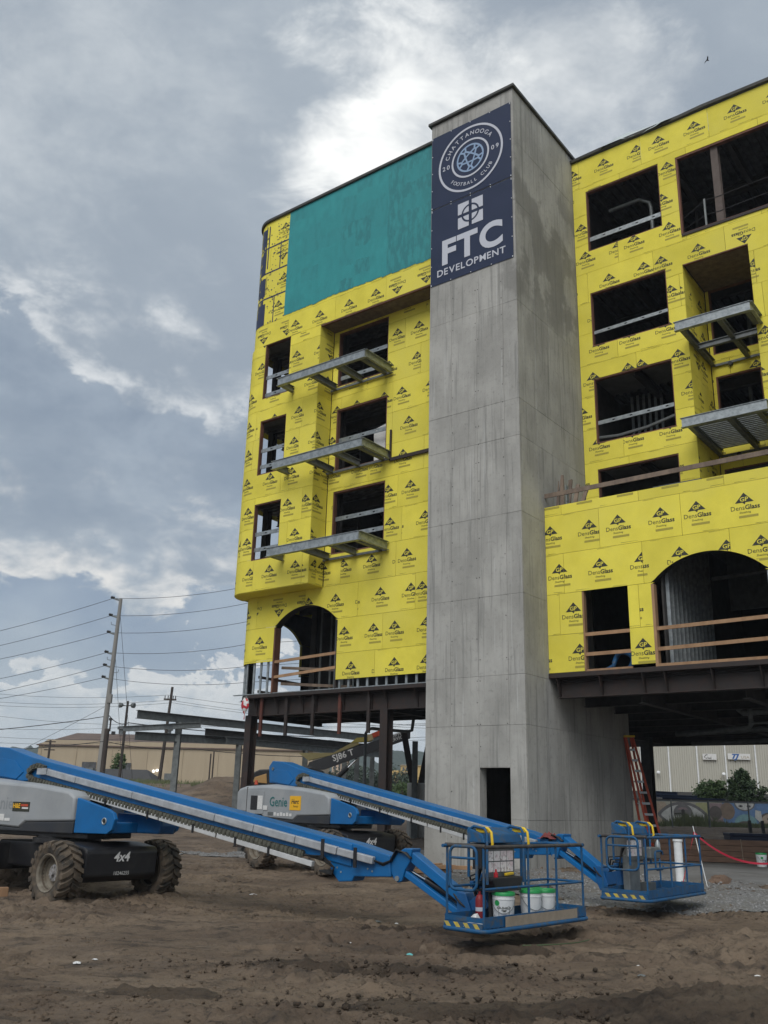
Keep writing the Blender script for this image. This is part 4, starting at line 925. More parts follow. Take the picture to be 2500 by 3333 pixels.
    for a, b in zip(edges[:-1], edges[1:]): MB().bar((a+.006, -.235, zr(a)), (b-.006, -.235, zr(b)), .085, .115).build('cable_tray', K['alu'], root, bevel=.012)
    MB().box(-.78, -.5, -.285, -.195, 2.15, 2.27).build('tray_bracket', K['alu'], root)
    for x in (6.15, 6.75): MB().bar((x, -.285, zr(x)-.16), (x, -.285, zr(x)+.12), .02, .055, (1, 0, 0)).build('clamp', K['black'], root)
    MB().bar((6.41, -.235, zr(6.41)), (7.05, -.235, zr(7.05)), .085, .105).build('cable_tray', K['alu'], root, bevel=.012)
    # cable carrier
    path_ = [(-.62, 2.27), (-.80, 2.31), (-.95, 2.30), (-1.05, 2.23), (-1.06, 2.13), (-.99, 2.08), (-.86, 2.045)]
    zc2 = lambda s: 2.02-.157*(s+.69)
    pts = [Vector((x, 0, z)) for x, z in path_]; x = -.66
    while x < 5.75: pts.append(Vector((x, 0, zc2(x)))); x += .1
    mb = MB(); acc = 0; link = .088
    for a, b in zip(pts[:-1], pts[1:]):
        d = b-a; L_ = d.length; t = 0
        while acc <= L_:
            t = acc; c = a+d*(t/L_); dn = d.normalized(); e = c+dn*(link*.72)
            mb.bar((c.x, -.235, c.z), (e.x, -.235, e.z), .085, .095); mb.bar((e.x, -.235, e.z), ((c+dn*link).x, -.235, (c+dn*link).z), .06, .075); q_ = c+dn*link*.36; mb.cyl((q_.x, -.285, q_.z), (q_.x, -.27, q_.z), .024, 6)
            acc += link
        acc -= L_
    mb.build('cable_carrier', K['chain'], root, fix=False)['kind'] = 'stuff'
    zl = lambda s: 1.845-.172*(s-.28)
    for a, b in ((.1, 1.22), (1.25, 2.6), (2.63, 3.95), (3.98, 5.95)): MB().bar((a, -.235, zl(a)-.0), (b, -.235, zl(b)), .08, .08).build('carrier_rail', K['whitep'], root, bevel=.008)
    for x in (.62, 1.25, 2.35, 3.45, 4.4, 5.1): MB().bar((x, -.285, zl(x)-.07), (x, -.285, zl(x)+.07), .02, .035, (1, 0, 0)).build('clip', K['black'], root)
    hs = MB()
    for k in range(4): hs.tube([(5.8, -.22-.02*k, .99), (6.15, -.25, .93+.02*k), (6.35, -.24, .84), (6.3, -.22, .74+.02*k), (6.05, -.2, .78)], .014, 6)
    hs.build('hose_bundle', K['hose'], root, smooth=60)
    # jib
    jh = [(7.22, 1.04), (7.40, 1.10), (7.50, 1.16), (7.64, 1.16), (7.60, .98), (7.52, .86), (7.47, .71), (7.40, .685), (7.33, .73), (7.28, .84)]
    MB().slab(jh, -.13, .13, 'y').build('jib_head', K['blue'], root, bevel=.015)
    MB().cyl((7.395, -.15, .745), (7.395, .15, .745), .036, 14).build('jib_pin', K['galv'], root)
    MB().bar((7.56, 0, 1.075), (8.42, 0, .545), .20, .135).build('jib_arm', K['blue'], root, bevel=.012)
    MB().bar((7.42, -.06, .86), (8.48, -.06, .295), .08, .085).build('jib_link', K['blue'], root, bevel=.01); MB().bar((7.42, .08, .86), (8.48, .08, .295), .06, .085).build('jib_link', K['blue'], root, bevel=.01)
    MB().cyl((7.52, 0, .86), (7.86, 0, .72), .017, 8).build('cylinder_rod', K['chrome'], root)
    MB().cyl((7.80, 0, .745), (8.34, 0, .50), .042, 12).build('jib_cylinder', K['black'], root, smooth=40)
    MB().slab([(8.36, .64), (8.50, .62), (8.62, .30), (8.60, .20), (8.44, .21), (8.36, .36)], -.12, .12, 'y').build('jib_bracket', K['blued'], root, bevel=.012)
    hs = MB()
    for k in range(5):
        y = -.14-.012*k; hs.tube([(7.02, -.22, .98), (7.18, y, .90+.01*k), (7.30, y, .98), (7.40, y, 1.11+.008*k), (7.55, y, 1.10), (7.62, y*.8, 1.03)], .013, 6)
        hs.tube([(8.30, -.09, .60), (8.42, -.10-.012*k, .50), (8.55, -.08, .34+.012*k), (8.75, -.03+.02*k, .30)], .013, 6)
    hs.build('hose_bundle', K['hose'], root, smooth=60)
    # basket in its own frame: x along the length, y from the outer side towards the jib
    bx_, by_, bz_, brot, BL, BD = bas
    MR_ = Matrix.Rotation(R(-head), 4, 'Z') @ Matrix.Translation((bx_-loc[0], by_-loc[1], bz_-loc[2])) @ Matrix.Rotation(R(brot), 4, 'Z')
    def Bk(): return MB(MR_)
    W = K['bluew']; b = Bk(); b.slab(rrect(BL/2, BD/2, BL, BD, .10), 0, .035, 'z')
    for k in range(int(BL/.09)): b.bar((.05+.09*k, .03, .045), (.05+.09*k, BD-.03, .045), .02, .012)
    fl_ = b.build('basket', K['bluew'], root)
    def tub(name, pts, r=.0165, m=None, closed=False): return Bk().tube(pts, r, 8, closed=closed).build(name, m or W, fl_, smooth=60)
    tub('bumper_tube', [(x, y, .018) for x, y in rrect(BL/2, BD/2, BL+.05, BD+.05, .14)], .027, K['bluew'], True)
    Hh = 1.0
    xs_ = [0.04, BL*.42, BL*.70, BL-.05]
    for i, x in enumerate(xs_):
        tub('post', [(x, .03, .03), (x, .03, Hh)])
        if i != 1: tub('post', [(x, BD-.03, .03), (x, BD-.03, Hh)])
    tub('post', [(BL*.72+.05, BD-.03, .03), (BL*.72+.05, BD-.03, Hh)])
    tub('top_rail', [(.04, .03, Hh), (BL, .03, Hh)], .024, K['grip'] if decals['kind'] == 'b' else W); tub('top_rail', [(-.06, BD-.03, Hh), (BL, BD-.03, Hh)], .022, W)
    tub('top_rail', [(.04, .0, Hh+.01), (.04, BD, Hh+.01)], .026, K['grip']); tub('top_rail', [(BL-.05, .0, Hh), (BL-.05, BD, Hh)], .024, W)
    tub('mid_rail', [(.04, .03, .5), (BL-.05, .03, .5)]); tub('mid_rail', [(.04, BD-.03, .5), (BL-.05, BD-.03, .5)]); tub('mid_rail', [(BL-.05, .03, .5), (BL-.05, BD-.03, .5)])
    tub('swing_gate', [(0.0, y, z) for y, z in rrect(BD*.5, .74, BD*.66, .52, .09)], .020, W, True); tub('gate_brace', [(0.0, BD*.2, .86), (0.0, BD*.8, .86)], .016)
    tb = Bk(); tb.box(.02, BL-.02, .01, .02, .05, .18); tb.build('toe_board', W, fl_)
    tb = Bk(); tb.box(.02, BL-.02, BD-.02, BD-.01, .05, .18); tb.build('toe_board', W, fl_); tb = Bk(); tb.box(BL-.03, BL-.02, .02, BD-.02, .05, .18); tb.build('toe_board', W, fl_)
    tb = Bk(); tb.box(.02, .03, .02, BD-.02, .11, .17); tb.build('toe_board', W, fl_); tb = Bk(); tb.box(-.012, -.002, .02, BD-.02, .035, .105); tb.build('toe_board', W, fl_)
    hz_ = Bk()
    for k in range(int(BD/.15)):
        y = .05+.15*k; hz_.add([(-.0145, y, .04), (-.0145, y+.07, .04), (-.0145, y+.12, .10), (-.0145, y+.05, .10)], [(0, 1, 2, 3)])
    hz_.build('hazard_stripes', K['hazard'], fl_, fix=False)
    # console
    c0, c1 = BL*.20, BL*.56; yb = BD-.06
    cs = Bk(); cs.add([(c0, yb-.24, Hh+.03), (c1, yb-.24, Hh+.03), (c1, yb+.05, Hh+.03), (c0, yb+.05, Hh+.03), (c0, yb-.20, Hh+.14), (c1, yb-.20, Hh+.14), (c1, yb+.05, Hh+.23), (c0, yb+.05, Hh+.23)], [(0,3,2,1),(4,5,6,7),(0,1,5,4),(1,2,6,5),(2,3,7,6),(3,0,4,7)])
    con = cs.build('control_console', K['bluew'], fl_, bevel=.015)
    for x in (c0+.02, c1-.02):
        tub('console_hoop', [(x, yb-.26, .52), (x, yb-.26, Hh+.16), (x, yb-.22, Hh+.22), (x, yb-.05, Hh+.24), (x, yb+.04, Hh+.2), (x, yb+.04, .6)], .02)
        tub('grab_handle', [(x+.03, yb-.31, Hh-.02), (x+.03, yb-.33, Hh+.02), (x+.03, yb-.31, Hh+.17), (x+.03, yb-.26, Hh+.215), (x+.03, yb-.12, Hh+.235), (x+.03, yb-.02, Hh+.23)], .019, K['hyel'])
        hp = Bk(); hp.box(x+.02, x+.045, yb-.28, yb-.06, Hh+.16, Hh+.225); hp.build('handle_plate', K['hyel'], fl_, bevel=.01)
    pc = Bk(); pc.box(c0+.14, c1-.1, yb-.16, yb-.148, .60, .95); pc.build('placard', K['galvd'], fl_)
    st_ = Bk(); rr2 = random.Random(5)
    for i in range(4):
        for j in range(2):
            x = c0+.16+.155*i; z = .80-.14*j
            if i+j < 5: st_.box(x, x+.14, yb-.166, yb-.162, z, z+.125)
    st_.build('instruction_labels', K['paper2'], fl_)
    if decals['kind'] == 'b':
        cb_ = Bk(); cb_.box(.46, BL-.30, -.012, -.004, .045, .165); cb_.build('toe_board_wrap', K['tan'], fl_)
        bxk = Bk(); bxk.box(c0+.02, c0+.18, yb-.16, yb-.02, .70, 1.0); bxk.build('control_box', K['black'], fl_, bevel=.01)
    else:
        bxk = Bk(); bxk.slab(rrect((c0+c1)/2, .38, .46, .62, .03), yb-.14, yb-.01, 'y'); bxk.build('battery_box', K['galvd'], fl_, bevel=.02)
        bxk = Bk(); bxk.box(c1-.02, c1+.3, yb-.2, yb-.02, .04, .2); bxk.build('parts_bin', K['galvd'], fl_)
        tub('tray_hoop', [(c0+.1+y, .12, z) for y, z in rrect(.2, .62, .34, .3, .06)], .016)
    # mount from jib to basket
    je = (Matrix.Rotation(R(head), 4, 'Z') @ Vector((8.56, 0, .40)))+Vector(loc); jl = MR_.inverted() @ (Matrix.Rotation(R(-head), 4, 'Z') @ (je-Vector(loc)))
    mt = Bk(); mt.bar(tuple(jl), (BL*.42, BD+.04, .30), .16, .22); mt.cyl((BL*.42, BD+.1, .08), (BL*.42, BD+.1, .62), .10, 14); mt.bar((BL*.25, BD+.02, .1), (BL*.62, BD+.02, .1), .06, .12); mt.bar((BL*.25, BD+.02, .5), (BL*.62, BD+.02, .5), .06, .08)
    mt.build('basket_rotator', K['blued'], root, bevel=.012)
    hs = Bk()
    for k in range(5): hs.tube([tuple(jl+Vector((.02*k, 0, .12))), tuple(jl.lerp(Vector((BL*.3, BD, .3)), .5)+Vector((0, .05*k-.1, .20+.04*k))), (BL*.26+.02*k, BD-.05, .45+.05*k), (BL*.27+.03*k, BD-.1, .80)], .013, 6)
    hs.build('hose_bundle', K['hose'], root, smooth=60)
    return root, (TR(loc, R(head)) @ MR_)
K['whitep'] = mat('pale grey rail paint', (.52, .53, .53), .5, c2=(.42, .43, .43), scale=6); K['genie'] = mat('teal lettering', (.02, .13, .13), .6); K['hercy'] = mat('amber sticker', (.78, .42, .01), .5); K['covers'] = mat('grey plastic with relief shade', (.225, .24, .25), .5)
K['blued'] = mat('dark blue machine paint', (.006, .10, .30), .4, c2=(.008, .08, .22), scale=3); K['grip'] = mat('worn foam grip', (.035, .030, .028), .8, c2=(.07, .065, .06), scale=9)
K['paper2'] = mat('printed instruction paper', (.72, .71, .70), .6, c2=(.34, .30, .30), scale=26, lo=.52, hi=.62, c3=(.62, .50, .52), s3=7)
def hazmat():
    m = mat('hazard yellow', (.55, .42, .06), .6, c2=(.35, .28, .08), scale=12); return m
K['hazard'] = hazmat()
BAS1 = (1.37, 12.35, .22, 48, 2.52, .64); BAS2 = (4.50, 16.2, .29, 52, 2.65, .85)
lift1, MB1 = boom_lift((-5.8, 18.4, -.05), -33, -39, 'nearer blue boom lift with an H&E sticker and a lowered basket full of buckets', BAS1, {'kind': 'b', 'unit': '10246255'})
lift2, MB2 = boom_lift((-1.232, 24.757, .093), -49.34, -49, 'farther blue boom lift with Genie and Herc stickers and an empty basket', BAS2, {'kind': 'a'})
bc = MB().lathe([(.055, 0), (.055, .03), (.045, .04), (.04, .11), (.02, .12)], n=12); o = bc.build('beacon_lamp', K['ladder'], lift2, smooth=40); o.location = (-2.75, -.42, 2.06)
# ------------------------------------------------------------------ ground
CA, SA = math.cos(BR), math.sin(BR)
def sstep(a, b, x):
    t = np.clip((x-a)/(b-a), 0, 1); return t*t*(3-2*t)
def vnoise(x, y, seed=0):
    xi = np.floor(x).astype(np.int64); yi = np.floor(y).astype(np.int64); xf = x-xi; yf = y-yi; xf = xf*xf*(3-2*xf); yf = yf*yf*(3-2*yf)
    def h(a, b):
        n = (a*374761393+b*668265263+seed*974711) & 0x7fffffff; n = ((n ^ (n >> 13))*1274126177) & 0x7fffffff
        return ((n ^ (n >> 16)) & 0xffff)/65535.
    return (h(xi, yi)*(1-xf)+h(xi+1, yi)*xf)*(1-yf)+(h(xi, yi+1)*(1-xf)+h(xi+1, yi+1)*xf)*yf
def macro(x, y):
    u = (x-BO[0])*CA+(y-BO[1])*SA; v = -(x-BO[0])*SA+(y-BO[1])*CA
    z = .13*sstep(-7, -1, v)*sstep(-9, -3, u)
    z = z+2.7*sstep(37, 62, y)*sstep(1, -7, x)+.95*sstep(36, 47, y)*sstep(-4, 4, x)
    z = z+1.15*np.exp(-((x+7.5)/3.6)**2-((y-51.5)/2.6)**2)*(.7+.6*vnoise(x*.8, y*.8, 12))
    return z
def gz(x, y): return float(macro(np.array([float(x)]), np.array([float(y)]))[0])
def relief(x, y):
    near = sstep(60, 22, y)
    n = (vnoise(x*1.1, y*1.1, 1)-.5)*.07+(vnoise(x*2.7, y*2.7, 2)-.5)*.05+(.5-np.abs(vnoise(x*5.5, y*5.5, 3)-.5)*2)*.045*sstep(.35, .75, vnoise(x*.8, y*.8, 13))+(vnoise(x*7, y*7, 14)-.5)*.045+(vnoise(x*14, y*14, 4)-.5)*.042+(vnoise(x*27, y*27, 5)-.5)*.030
    s = x*CA*.3+y*.95; rut = (vnoise(x*.35+3, s*1.5, 7)-.5)*.06+(vnoise(x*1.6, s*9, 8)-.5)*.022
    heap = .10*np.exp(-(((x-3.6)/1.5)**2+((y-9.0)/.8)**2))*(.5+vnoise(x*4, y*4, 9))+.07*np.exp(-(((x+.1)/1.8)**2+((y-10.9)/.28)**2))*(vnoise(x*5, y*5, 10)-.1)
    heap = heap+.16*np.exp(-(((x+6.5)/2.2)**2+((y-20.2)/.6)**2))*(.4+vnoise(x*5, y*5, 11))
    tr = 0.
    for (x0, y0, ang, cv, w) in ((-9., 12.4, -3., .006, .23), (-9., 14.2, -3., .006, .23), (-7., 10.0, 14., -.004, .22), (-8., 15.8, -24., .01, .22), (-6., 17.2, -24., .01, .22)):
        ca, sa = math.cos(R(ang)), math.sin(R(ang)); p = (x-x0)*ca+(y-y0)*sa; q = -(x-x0)*sa+(y-y0)*ca-cv*p*p+(vnoise(p*.5, p*0+2., 15)-.5)*.5
        m = sstep(w+.06, w-.03, np.abs(q))*sstep(.30, .55, vnoise(p*.35, q*0+ang, 16)); tr = tr+m*(-.055+.050*np.sin(p*2*np.pi/.26+np.abs(q)*9))+.03*np.exp(-((np.abs(q)-w-.08)/.06)**2)*m.max()*sstep(.30, .55, vnoise(p*.35, q*0+ang, 16))
    for (wx, wy) in ((-5.39, 16.7), (-4.07, 18.33), (-3.04, 25.4), (-1.25, 23.3), (.35, 24.7)): heap = heap+.10*np.exp(-(((x-wx)**2+(y-wy)**2)/.50**2))*(.4+vnoise(x*6, y*6, 17))
    grd = .35+1.0*sstep(.36, .62, vnoise(x*.42+5, y*.75, 19)*.7+vnoise(x*1.3, y*1.9, 20)*.3)
    return (n*grd*1.05+rut*1.15)*(.25+.75*near)+heap+tr
def axis(pts):
    o = []
    for a, b, n in pts: o += list(np.linspace(a, b, n, endpoint=False))
    return np.array(o)
xs = axis([(-1500, -80, 14), (-80, -22, 40), (-22, -6.5, 110), (-6.5, 8, 330), (8, 20, 90), (20, 80, 40), (80, 1500, 14)]); ys = axis([(-400, 0, 10), (0, 7.5, 20), (7.5, 15, 250), (15, 26, 220), (26, 45, 130), (45, 80, 60), (80, 300, 30), (300, 2500, 12)])
X, Y = np.meshgrid(xs, ys); Z = macro(X, Y)+relief(X, Y); nx, ny = len(xs), len(ys)
me = bpy.data.meshes.new('ground'); V3 = np.stack([X.ravel(), Y.ravel(), Z.ravel()], 1)
I = np.arange(nx*ny).reshape(ny, nx); Fq = np.stack([I[:-1, :-1].ravel(), I[:-1, 1:].ravel(), I[1:, 1:].ravel(), I[1:, :-1].ravel()], 1)
me.vertices.add(len(V3)); me.vertices.foreach_set('co', V3.ravel()); me.loops.add(Fq.size); me.loops.foreach_set('vertex_index', Fq.ravel()); me.polygons.add(len(Fq))
me.polygons.foreach_set('loop_start', np.arange(0, Fq.size, 4)); me.polygons.foreach_set('use_smooth', np.ones(len(Fq), bool)); me.update(calc_edges=True)
def gmat(k=1., nm='churned mud'):
    m = bpy.data.materials.new(nm); m.use_nodes = True; t = m.node_tree; n = t.nodes; b = n['Principled BSDF']; l = t.links
    tc = n.new('ShaderNodeTexCoord')
    def nz(s, d, st=(1, 1, 1), r=.6):
        mp = n.new('ShaderNodeMapping'); mp.inputs['Scale'].default_value = st; mp.inputs['Rotation'].default_value = (0, 0, R(-12)); l.new(tc.outputs['Object'], mp.inputs[0])
        q = n.new('ShaderNodeTexNoise'); q.inputs['Scale'].default_value = s; q.inputs['Detail'].default_value = d; q.inputs['Roughness'].default_value = r; l.new(mp.outputs[0], q.inputs['Vector']); return q.outputs[0]
    def rg(v, a, b_, c=0., d=1.):
        q = n.new('ShaderNodeMapRange'); q.interpolation_type = 'SMOOTHSTEP'; l.new(v, q.inputs[0])
        for i, w in enumerate((a, b_, c, d)): q.inputs[i+1].default_value = w
        return q.outputs[0]
    def mx(f, a, c):
        q = n.new('ShaderNodeMix'); q.data_type = 'RGBA'
        l.new(f, q.inputs[0])
        for s_, v in ((q.inputs[6], a), (q.inputs[7], c)):
            if isinstance(v, tuple): s_.default_value = tuple(w*k for w in v)+(1,)
            else: l.new(v, s_)
        return q.outputs[2]
    c = mx(rg(nz(.45, 9, (.6, 1.3, 1)), .36, .64), (.112, .082, .059), (.196, .148, .104))
    c = mx(rg(nz(1.7, 10, (.8, 1.5, 1), .66), .49, .68), c, (.066, .051, .039))
    c = mx(rg(nz(1.1, 8, (.5, 2.0, 1), .65), .56, .74), c, (.228, .178, .128))
    c = mx(rg(nz(11, 9, (1, 1, 1), .75), .52, .70), c, (.034, .028, .023))
    c = mx(rg(nz(19, 7, (1, 1, 1), .7), .58, .74), c, (.165, .135, .105))
    l.new(c, b.inputs['Base Color']); l.new(rg(nz(1.3, 5), .35, .65, .72, .95), b.inputs['Roughness']); b.inputs['Specular IOR Level'].default_value = .25
    bp = n.new('ShaderNodeBump'); bp.inputs['Distance'].default_value = .055; bp.inputs['Strength'].default_value = .9; l.new(nz(16, 12, (1, 1, 1), .72), bp.inputs['Height']); l.new(bp.outputs[0], b.inputs['Normal'])
    return m
K['mud'] = gmat(); me.materials.append(K['mud']); go = bpy.data.objects.new('ground', me); col.objects.link(go); structure(go)
def hgt(x, y): a, b_ = np.array([float(x)]), np.array([float(y)]); return float((macro(a, b_)+relief(a, b_))[0])
# stones and clods, scattered as one mass each
ICO = [(0, 0, 1), (.894, 0, .447), (.276, .851, .447), (-.724, .526, .447), (-.724, -.526, .447), (.276, -.851, .447), (.724, .526, -.447), (-.276, .851, -.447), (-.894, 0, -.447), (-.276, -.851, -.447), (.724, -.526, -.447), (0, 0, -1)]
ICF = [(0,1,2),(0,2,3),(0,3,4),(0,4,5),(0,5,1),(1,6,2),(2,7,3),(3,8,4),(4,9,5),(5,10,1),(6,7,2),(7,8,3),(8,9,4),(9,10,5),(10,6,1),(11,7,6),(11,8,7),(11,9,8),(11,10,9),(11,6,10)]
def scatter(name, P, S, m, seed, flat=.7, jit=.3):
    r = np.random.default_rng(seed); n = len(P); base = np.array(ICO); a = r.uniform(0, 6.28, n)
    v = base[None]*(1+r.uniform(-jit, jit, (n, 12, 1))); c, s = np.cos(a)[:, None], np.sin(a)[:, None]; st = r.uniform(.7, 1.4, (n, 1))
    x = v[:, :, 0]*st; y = v[:, :, 1]; W = np.stack([x*c-y*s, x*s+y*c, v[:, :, 2]*flat], 2)*S[:, None, None]+P[:, None, :]
    f = (np.array(ICF)[None]+(np.arange(n)*12)[:, None, None]).reshape(-1, 3)
    me = bpy.data.meshes.new(name); me.vertices.add(n*12); me.vertices.foreach_set('co', W.ravel()); me.loops.add(f.size); me.loops.foreach_set('vertex_index', f.ravel()); me.polygons.add(len(f)); me.polygons.foreach_set('loop_start', np.arange(0, f.size, 3)); me.update(calc_edges=True)
    me.materials.append(m); o = bpy.data.objects.new(name, me); col.objects.link(o); o['kind'] = 'stuff'; return o
r = np.random.default_rng(7)
def place(x, y, s, sink=.3): z = macro(x, y)+relief(x, y); return np.stack([x, y, z+s*sink], 1)
cx_, cy_ = [], []
for (mx_, my_, sx_, sy_, n) in ((3.6, 9.1, 1.6, .8, 1500), (-.1, 10.9, 1.8, .25, 500), (-6.3, 20.0, 2.0, .7, 500), (-1.5, 9.2, 2.5, .8, 500), (2.0, 8.9, 3.0, .6, 600), (.6, 11.9, 1.0, .5, 250), (-4.5, 17.2, 1.3, .8, 350), (1.0, 14.6, 1.5, .6, 300)):
    cx_.append(r.normal(mx_, sx_, n)); cy_.append(r.normal(my_, sy_, n))
ux, uy = r.uniform(-8, 9, 26000), 8+15*r.uniform(0, 1, 26000)**1.25; uk = vnoise(ux*.9, uy*1.3, 27)+.35*vnoise(ux*4, uy*4, 28) > .80; cx_.append(ux[uk]); cy_.append(uy[uk])
x, y = np.concatenate(cx_), np.concatenate(cy_); s = (.006+.024*r.uniform(0, 1, len(x))**3.5)*(.8+.02*y)
K['clod'] = mat('damp clod', (.070, .056, .045), .95, c2=(.04, .033, .028), scale=5, bump=.004, bscale=60)
scatter('soil_clods', place(x, y, s, .0), s, K['mud'], 1, .7, .6)
K['gravel'] = mat('crushed stone', (.20, .20, .195), .9, c2=(.12, .12, .115), scale=22, lo=.4, hi=.6, bump=.02, bscale=40, c3=(.13, .12, .105), s3=1.5)
K['stone'] = mat('loose stone', (.27, .27, .27), .9, c2=(.16, .155, .15), scale=9)
def gravel_patch(poly, n, seed, label):
    P = [Vector(p) for p in poly]; rr = np.random.default_rng(seed)
    x0, x1 = min(p.x for p in P), max(p.x for p in P); y0, y1 = min(p.y for p in P), max(p.y for p in P)
    def inside(x, y):
        c = np.zeros(len(x), bool); m = len(P)
        for i in range(m):
            a, b_ = P[i], P[(i+1) % m]; dy = b_.y-a.y
            cond = ((a.y > y) != (b_.y > y)) & (x < (b_.x-a.x)*(y-a.y)/(dy if abs(dy) > 1e-9 else 1e-9)+a.x); c ^= cond
        return c
    gx, gy = np.meshgrid(np.arange(x0, x1, .12), np.arange(y0, y1, .12)); fx, fy = gx.ravel(), gy.ravel()
    ok = inside(fx+(vnoise(fx*1.5, fy*1.5, 21)-.5)*1.6, fy+(vnoise(fx*1.5, fy*1.5, 22)-.5)*1.6).reshape(gx.shape); zz = (macro(fx, fy)+relief(fx, fy)+.012+.012*vnoise(fx*14, fy*14, 23)).reshape(gx.shape)
    mb = MB(); idx = {}
    for j in range(gx.shape[0]-1):
        for i in range(gx.shape[1]-1):
            if ok[j, i]:
                q = []
                for (a, b_) in ((j, i), (j, i+1), (j+1, i+1), (j+1, i)):
                    if (a, b_) not in idx: idx[(a, b_)] = len(mb.v); mb.v.append((gx[a, b_], gy[a, b_], zz[a, b_]))
                    q.append(idx[(a, b_)])
                mb.f.append(tuple(q)); mb.m.append(0)
    o = mb.build('gravel', K['gravel'], fix=False, smooth=60); o['kind'] = 'stuff'
    sx_, sy_ = rr.uniform(x0, x1, n*3), rr.uniform(y0, y1, n*3); k = inside(sx_+(vnoise(sx_*1.5, sy_*1.5, 21)-.5)*2.4, sy_+(vnoise(sx_*1.5, sy_*1.5, 22)-.5)*2.4); sx_, sy_ = sx_[k][:n], sy_[k][:n]
    ss = .010+.022*rr.uniform(0, 1, len(sx_))**2; p = place(sx_, sy_, ss, .2); p[:, 2] += .014
    scatter('gravel_stones', p, ss, K['stone'], seed, .75)
def mud_patch(poly_c, seed, amp):
    cx, cy, ax, ay = poly_c; gx, gy = np.meshgrid(np.arange(cx-ax*1.6, cx+ax*1.6, .035), np.arange(cy-ay*1.6, cy+ay*1.6, .03)); fx, fy = gx.ravel(), gy.ravel()
    w = np.exp(-(((fx-cx)/ax)**2+((fy-cy)/ay)**2)*1.3); w = w*(.35+1.3*vnoise(fx*1.7, fy*2.2, seed)); lump = (.5-np.abs(vnoise(fx*5, fy*5, seed+1)-.5)*1.6)*.35+vnoise(fx*9, fy*9, seed+2)*.4+vnoise(fx*17, fy*17, seed+3)*.45+vnoise(fx*30, fy*30, seed+4)*.3
    z = macro(fx, fy)+relief(fx, fy)-.03+sstep(.16, .6, w)*(.032+amp*np.minimum(w, .9)*lump); ok = (w > .16).reshape(gx.shape); idx = -np.ones(gx.shape, int); mb = MB(); jj, ii = np.nonzero(ok[:-1, :-1] & ok[1:, :-1] & ok[:-1, 1:] & ok[1:, 1:]); P = np.stack([fx, fy, z], 1).tolist(); n = gx.shape[1]; mb.v = [tuple(p) for p in P]; mb.f = [(j*n+i, j*n+i+1, (j+1)*n+i+1, (j+1)*n+i) for j, i in zip(jj.tolist(), ii.tolist())]; mb.m = [0]*len(mb.f)
    o = mb.build('wet_mud', K['wetmud'], fix=False, smooth=50); o['kind'] = 'stuff'
K['wetmud'] = gmat(.52, 'dark wet mud')
mud_patch((3.6, 8.8, 2.2, .9), 51, .13); mud_patch((-.1, 10.9, 1.9, .30), 61, .07); mud_patch((.9, 9.0, 1.2, .45), 71, .07); mud_patch((-6.4, 20.2, 2.2, .7), 81, .26); mud_patch((-1.9, 9.2, 1.0, .3), 91, .05); mud_patch((.75, 13.9, 1.0, .4), 95, .07); mud_patch((2.0, 12.6, 1.2, .35), 97, .04)
cx2 = np.concatenate([r.normal(3.6, 1.5, 1500), r.normal(-.1, 1.4, 350), r.normal(.9, .9, 350)]); cy2 = np.concatenate([r.normal(8.9, .55, 1500), r.normal(10.9, .2, 350), r.normal(9.0, .35, 350)]); s2 = .006+.024*r.uniform(0, 1, len(cx2))**3; p2 = place(cx2, cy2, s2, .2); p2[:, 2] += .02; scatter('mud_clods', p2, s2, K['wetmud'], 8, .75, .6)
gravel_patch([(1.2, 22.6), (2.4, 19.8), (3.6, 18.6), (5.4, 17.6), (7.6, 17.4), (10, 19), (9.0, 23.4), (7.0, 24.4), (4.3, 25.8), (1.4, 27.6)], 5200, 5, '')
gravel_patch([(-7.0, 33.5), (-5.6, 30.6), (-3.6, 30.6), (-2.6, 32.6), (-4.6, 34.8)], 1200, 6, '')
# pavement of the building pad with its sloped apron
def loc2(u, v, z): return (BO[0]+u*CA-v*SA, BO[1]+u*SA+v*CA, z)
mb = MB(); pr_ = [(.25, -.2), (.25, .13), (1.9, .27), (2.05, .31), (17.5, .31), (17.5, -.2)]
mb.slab([(a, b_) for a, b_ in pr_], 1.1, 16, 'x'); K['pave'] = mat('pavement concrete', (.175, .175, .168), .9, c2=(.125, .123, .115), scale=1.3, c3=(.10, .095, .085), s3=.8, bump=.003)
pv = mb.build('pavement', K['pave'], bevel=.02); pv.matrix_world = TR(BO, BR); structure(pv)
mb = MB(); mb.box(-12.8, -3.5, 1.9, 7.5, -.2, .13); pv2 = mb.build('pavement', K['pave']); pv2.matrix_world = TR(BO, BR); structure(pv2)
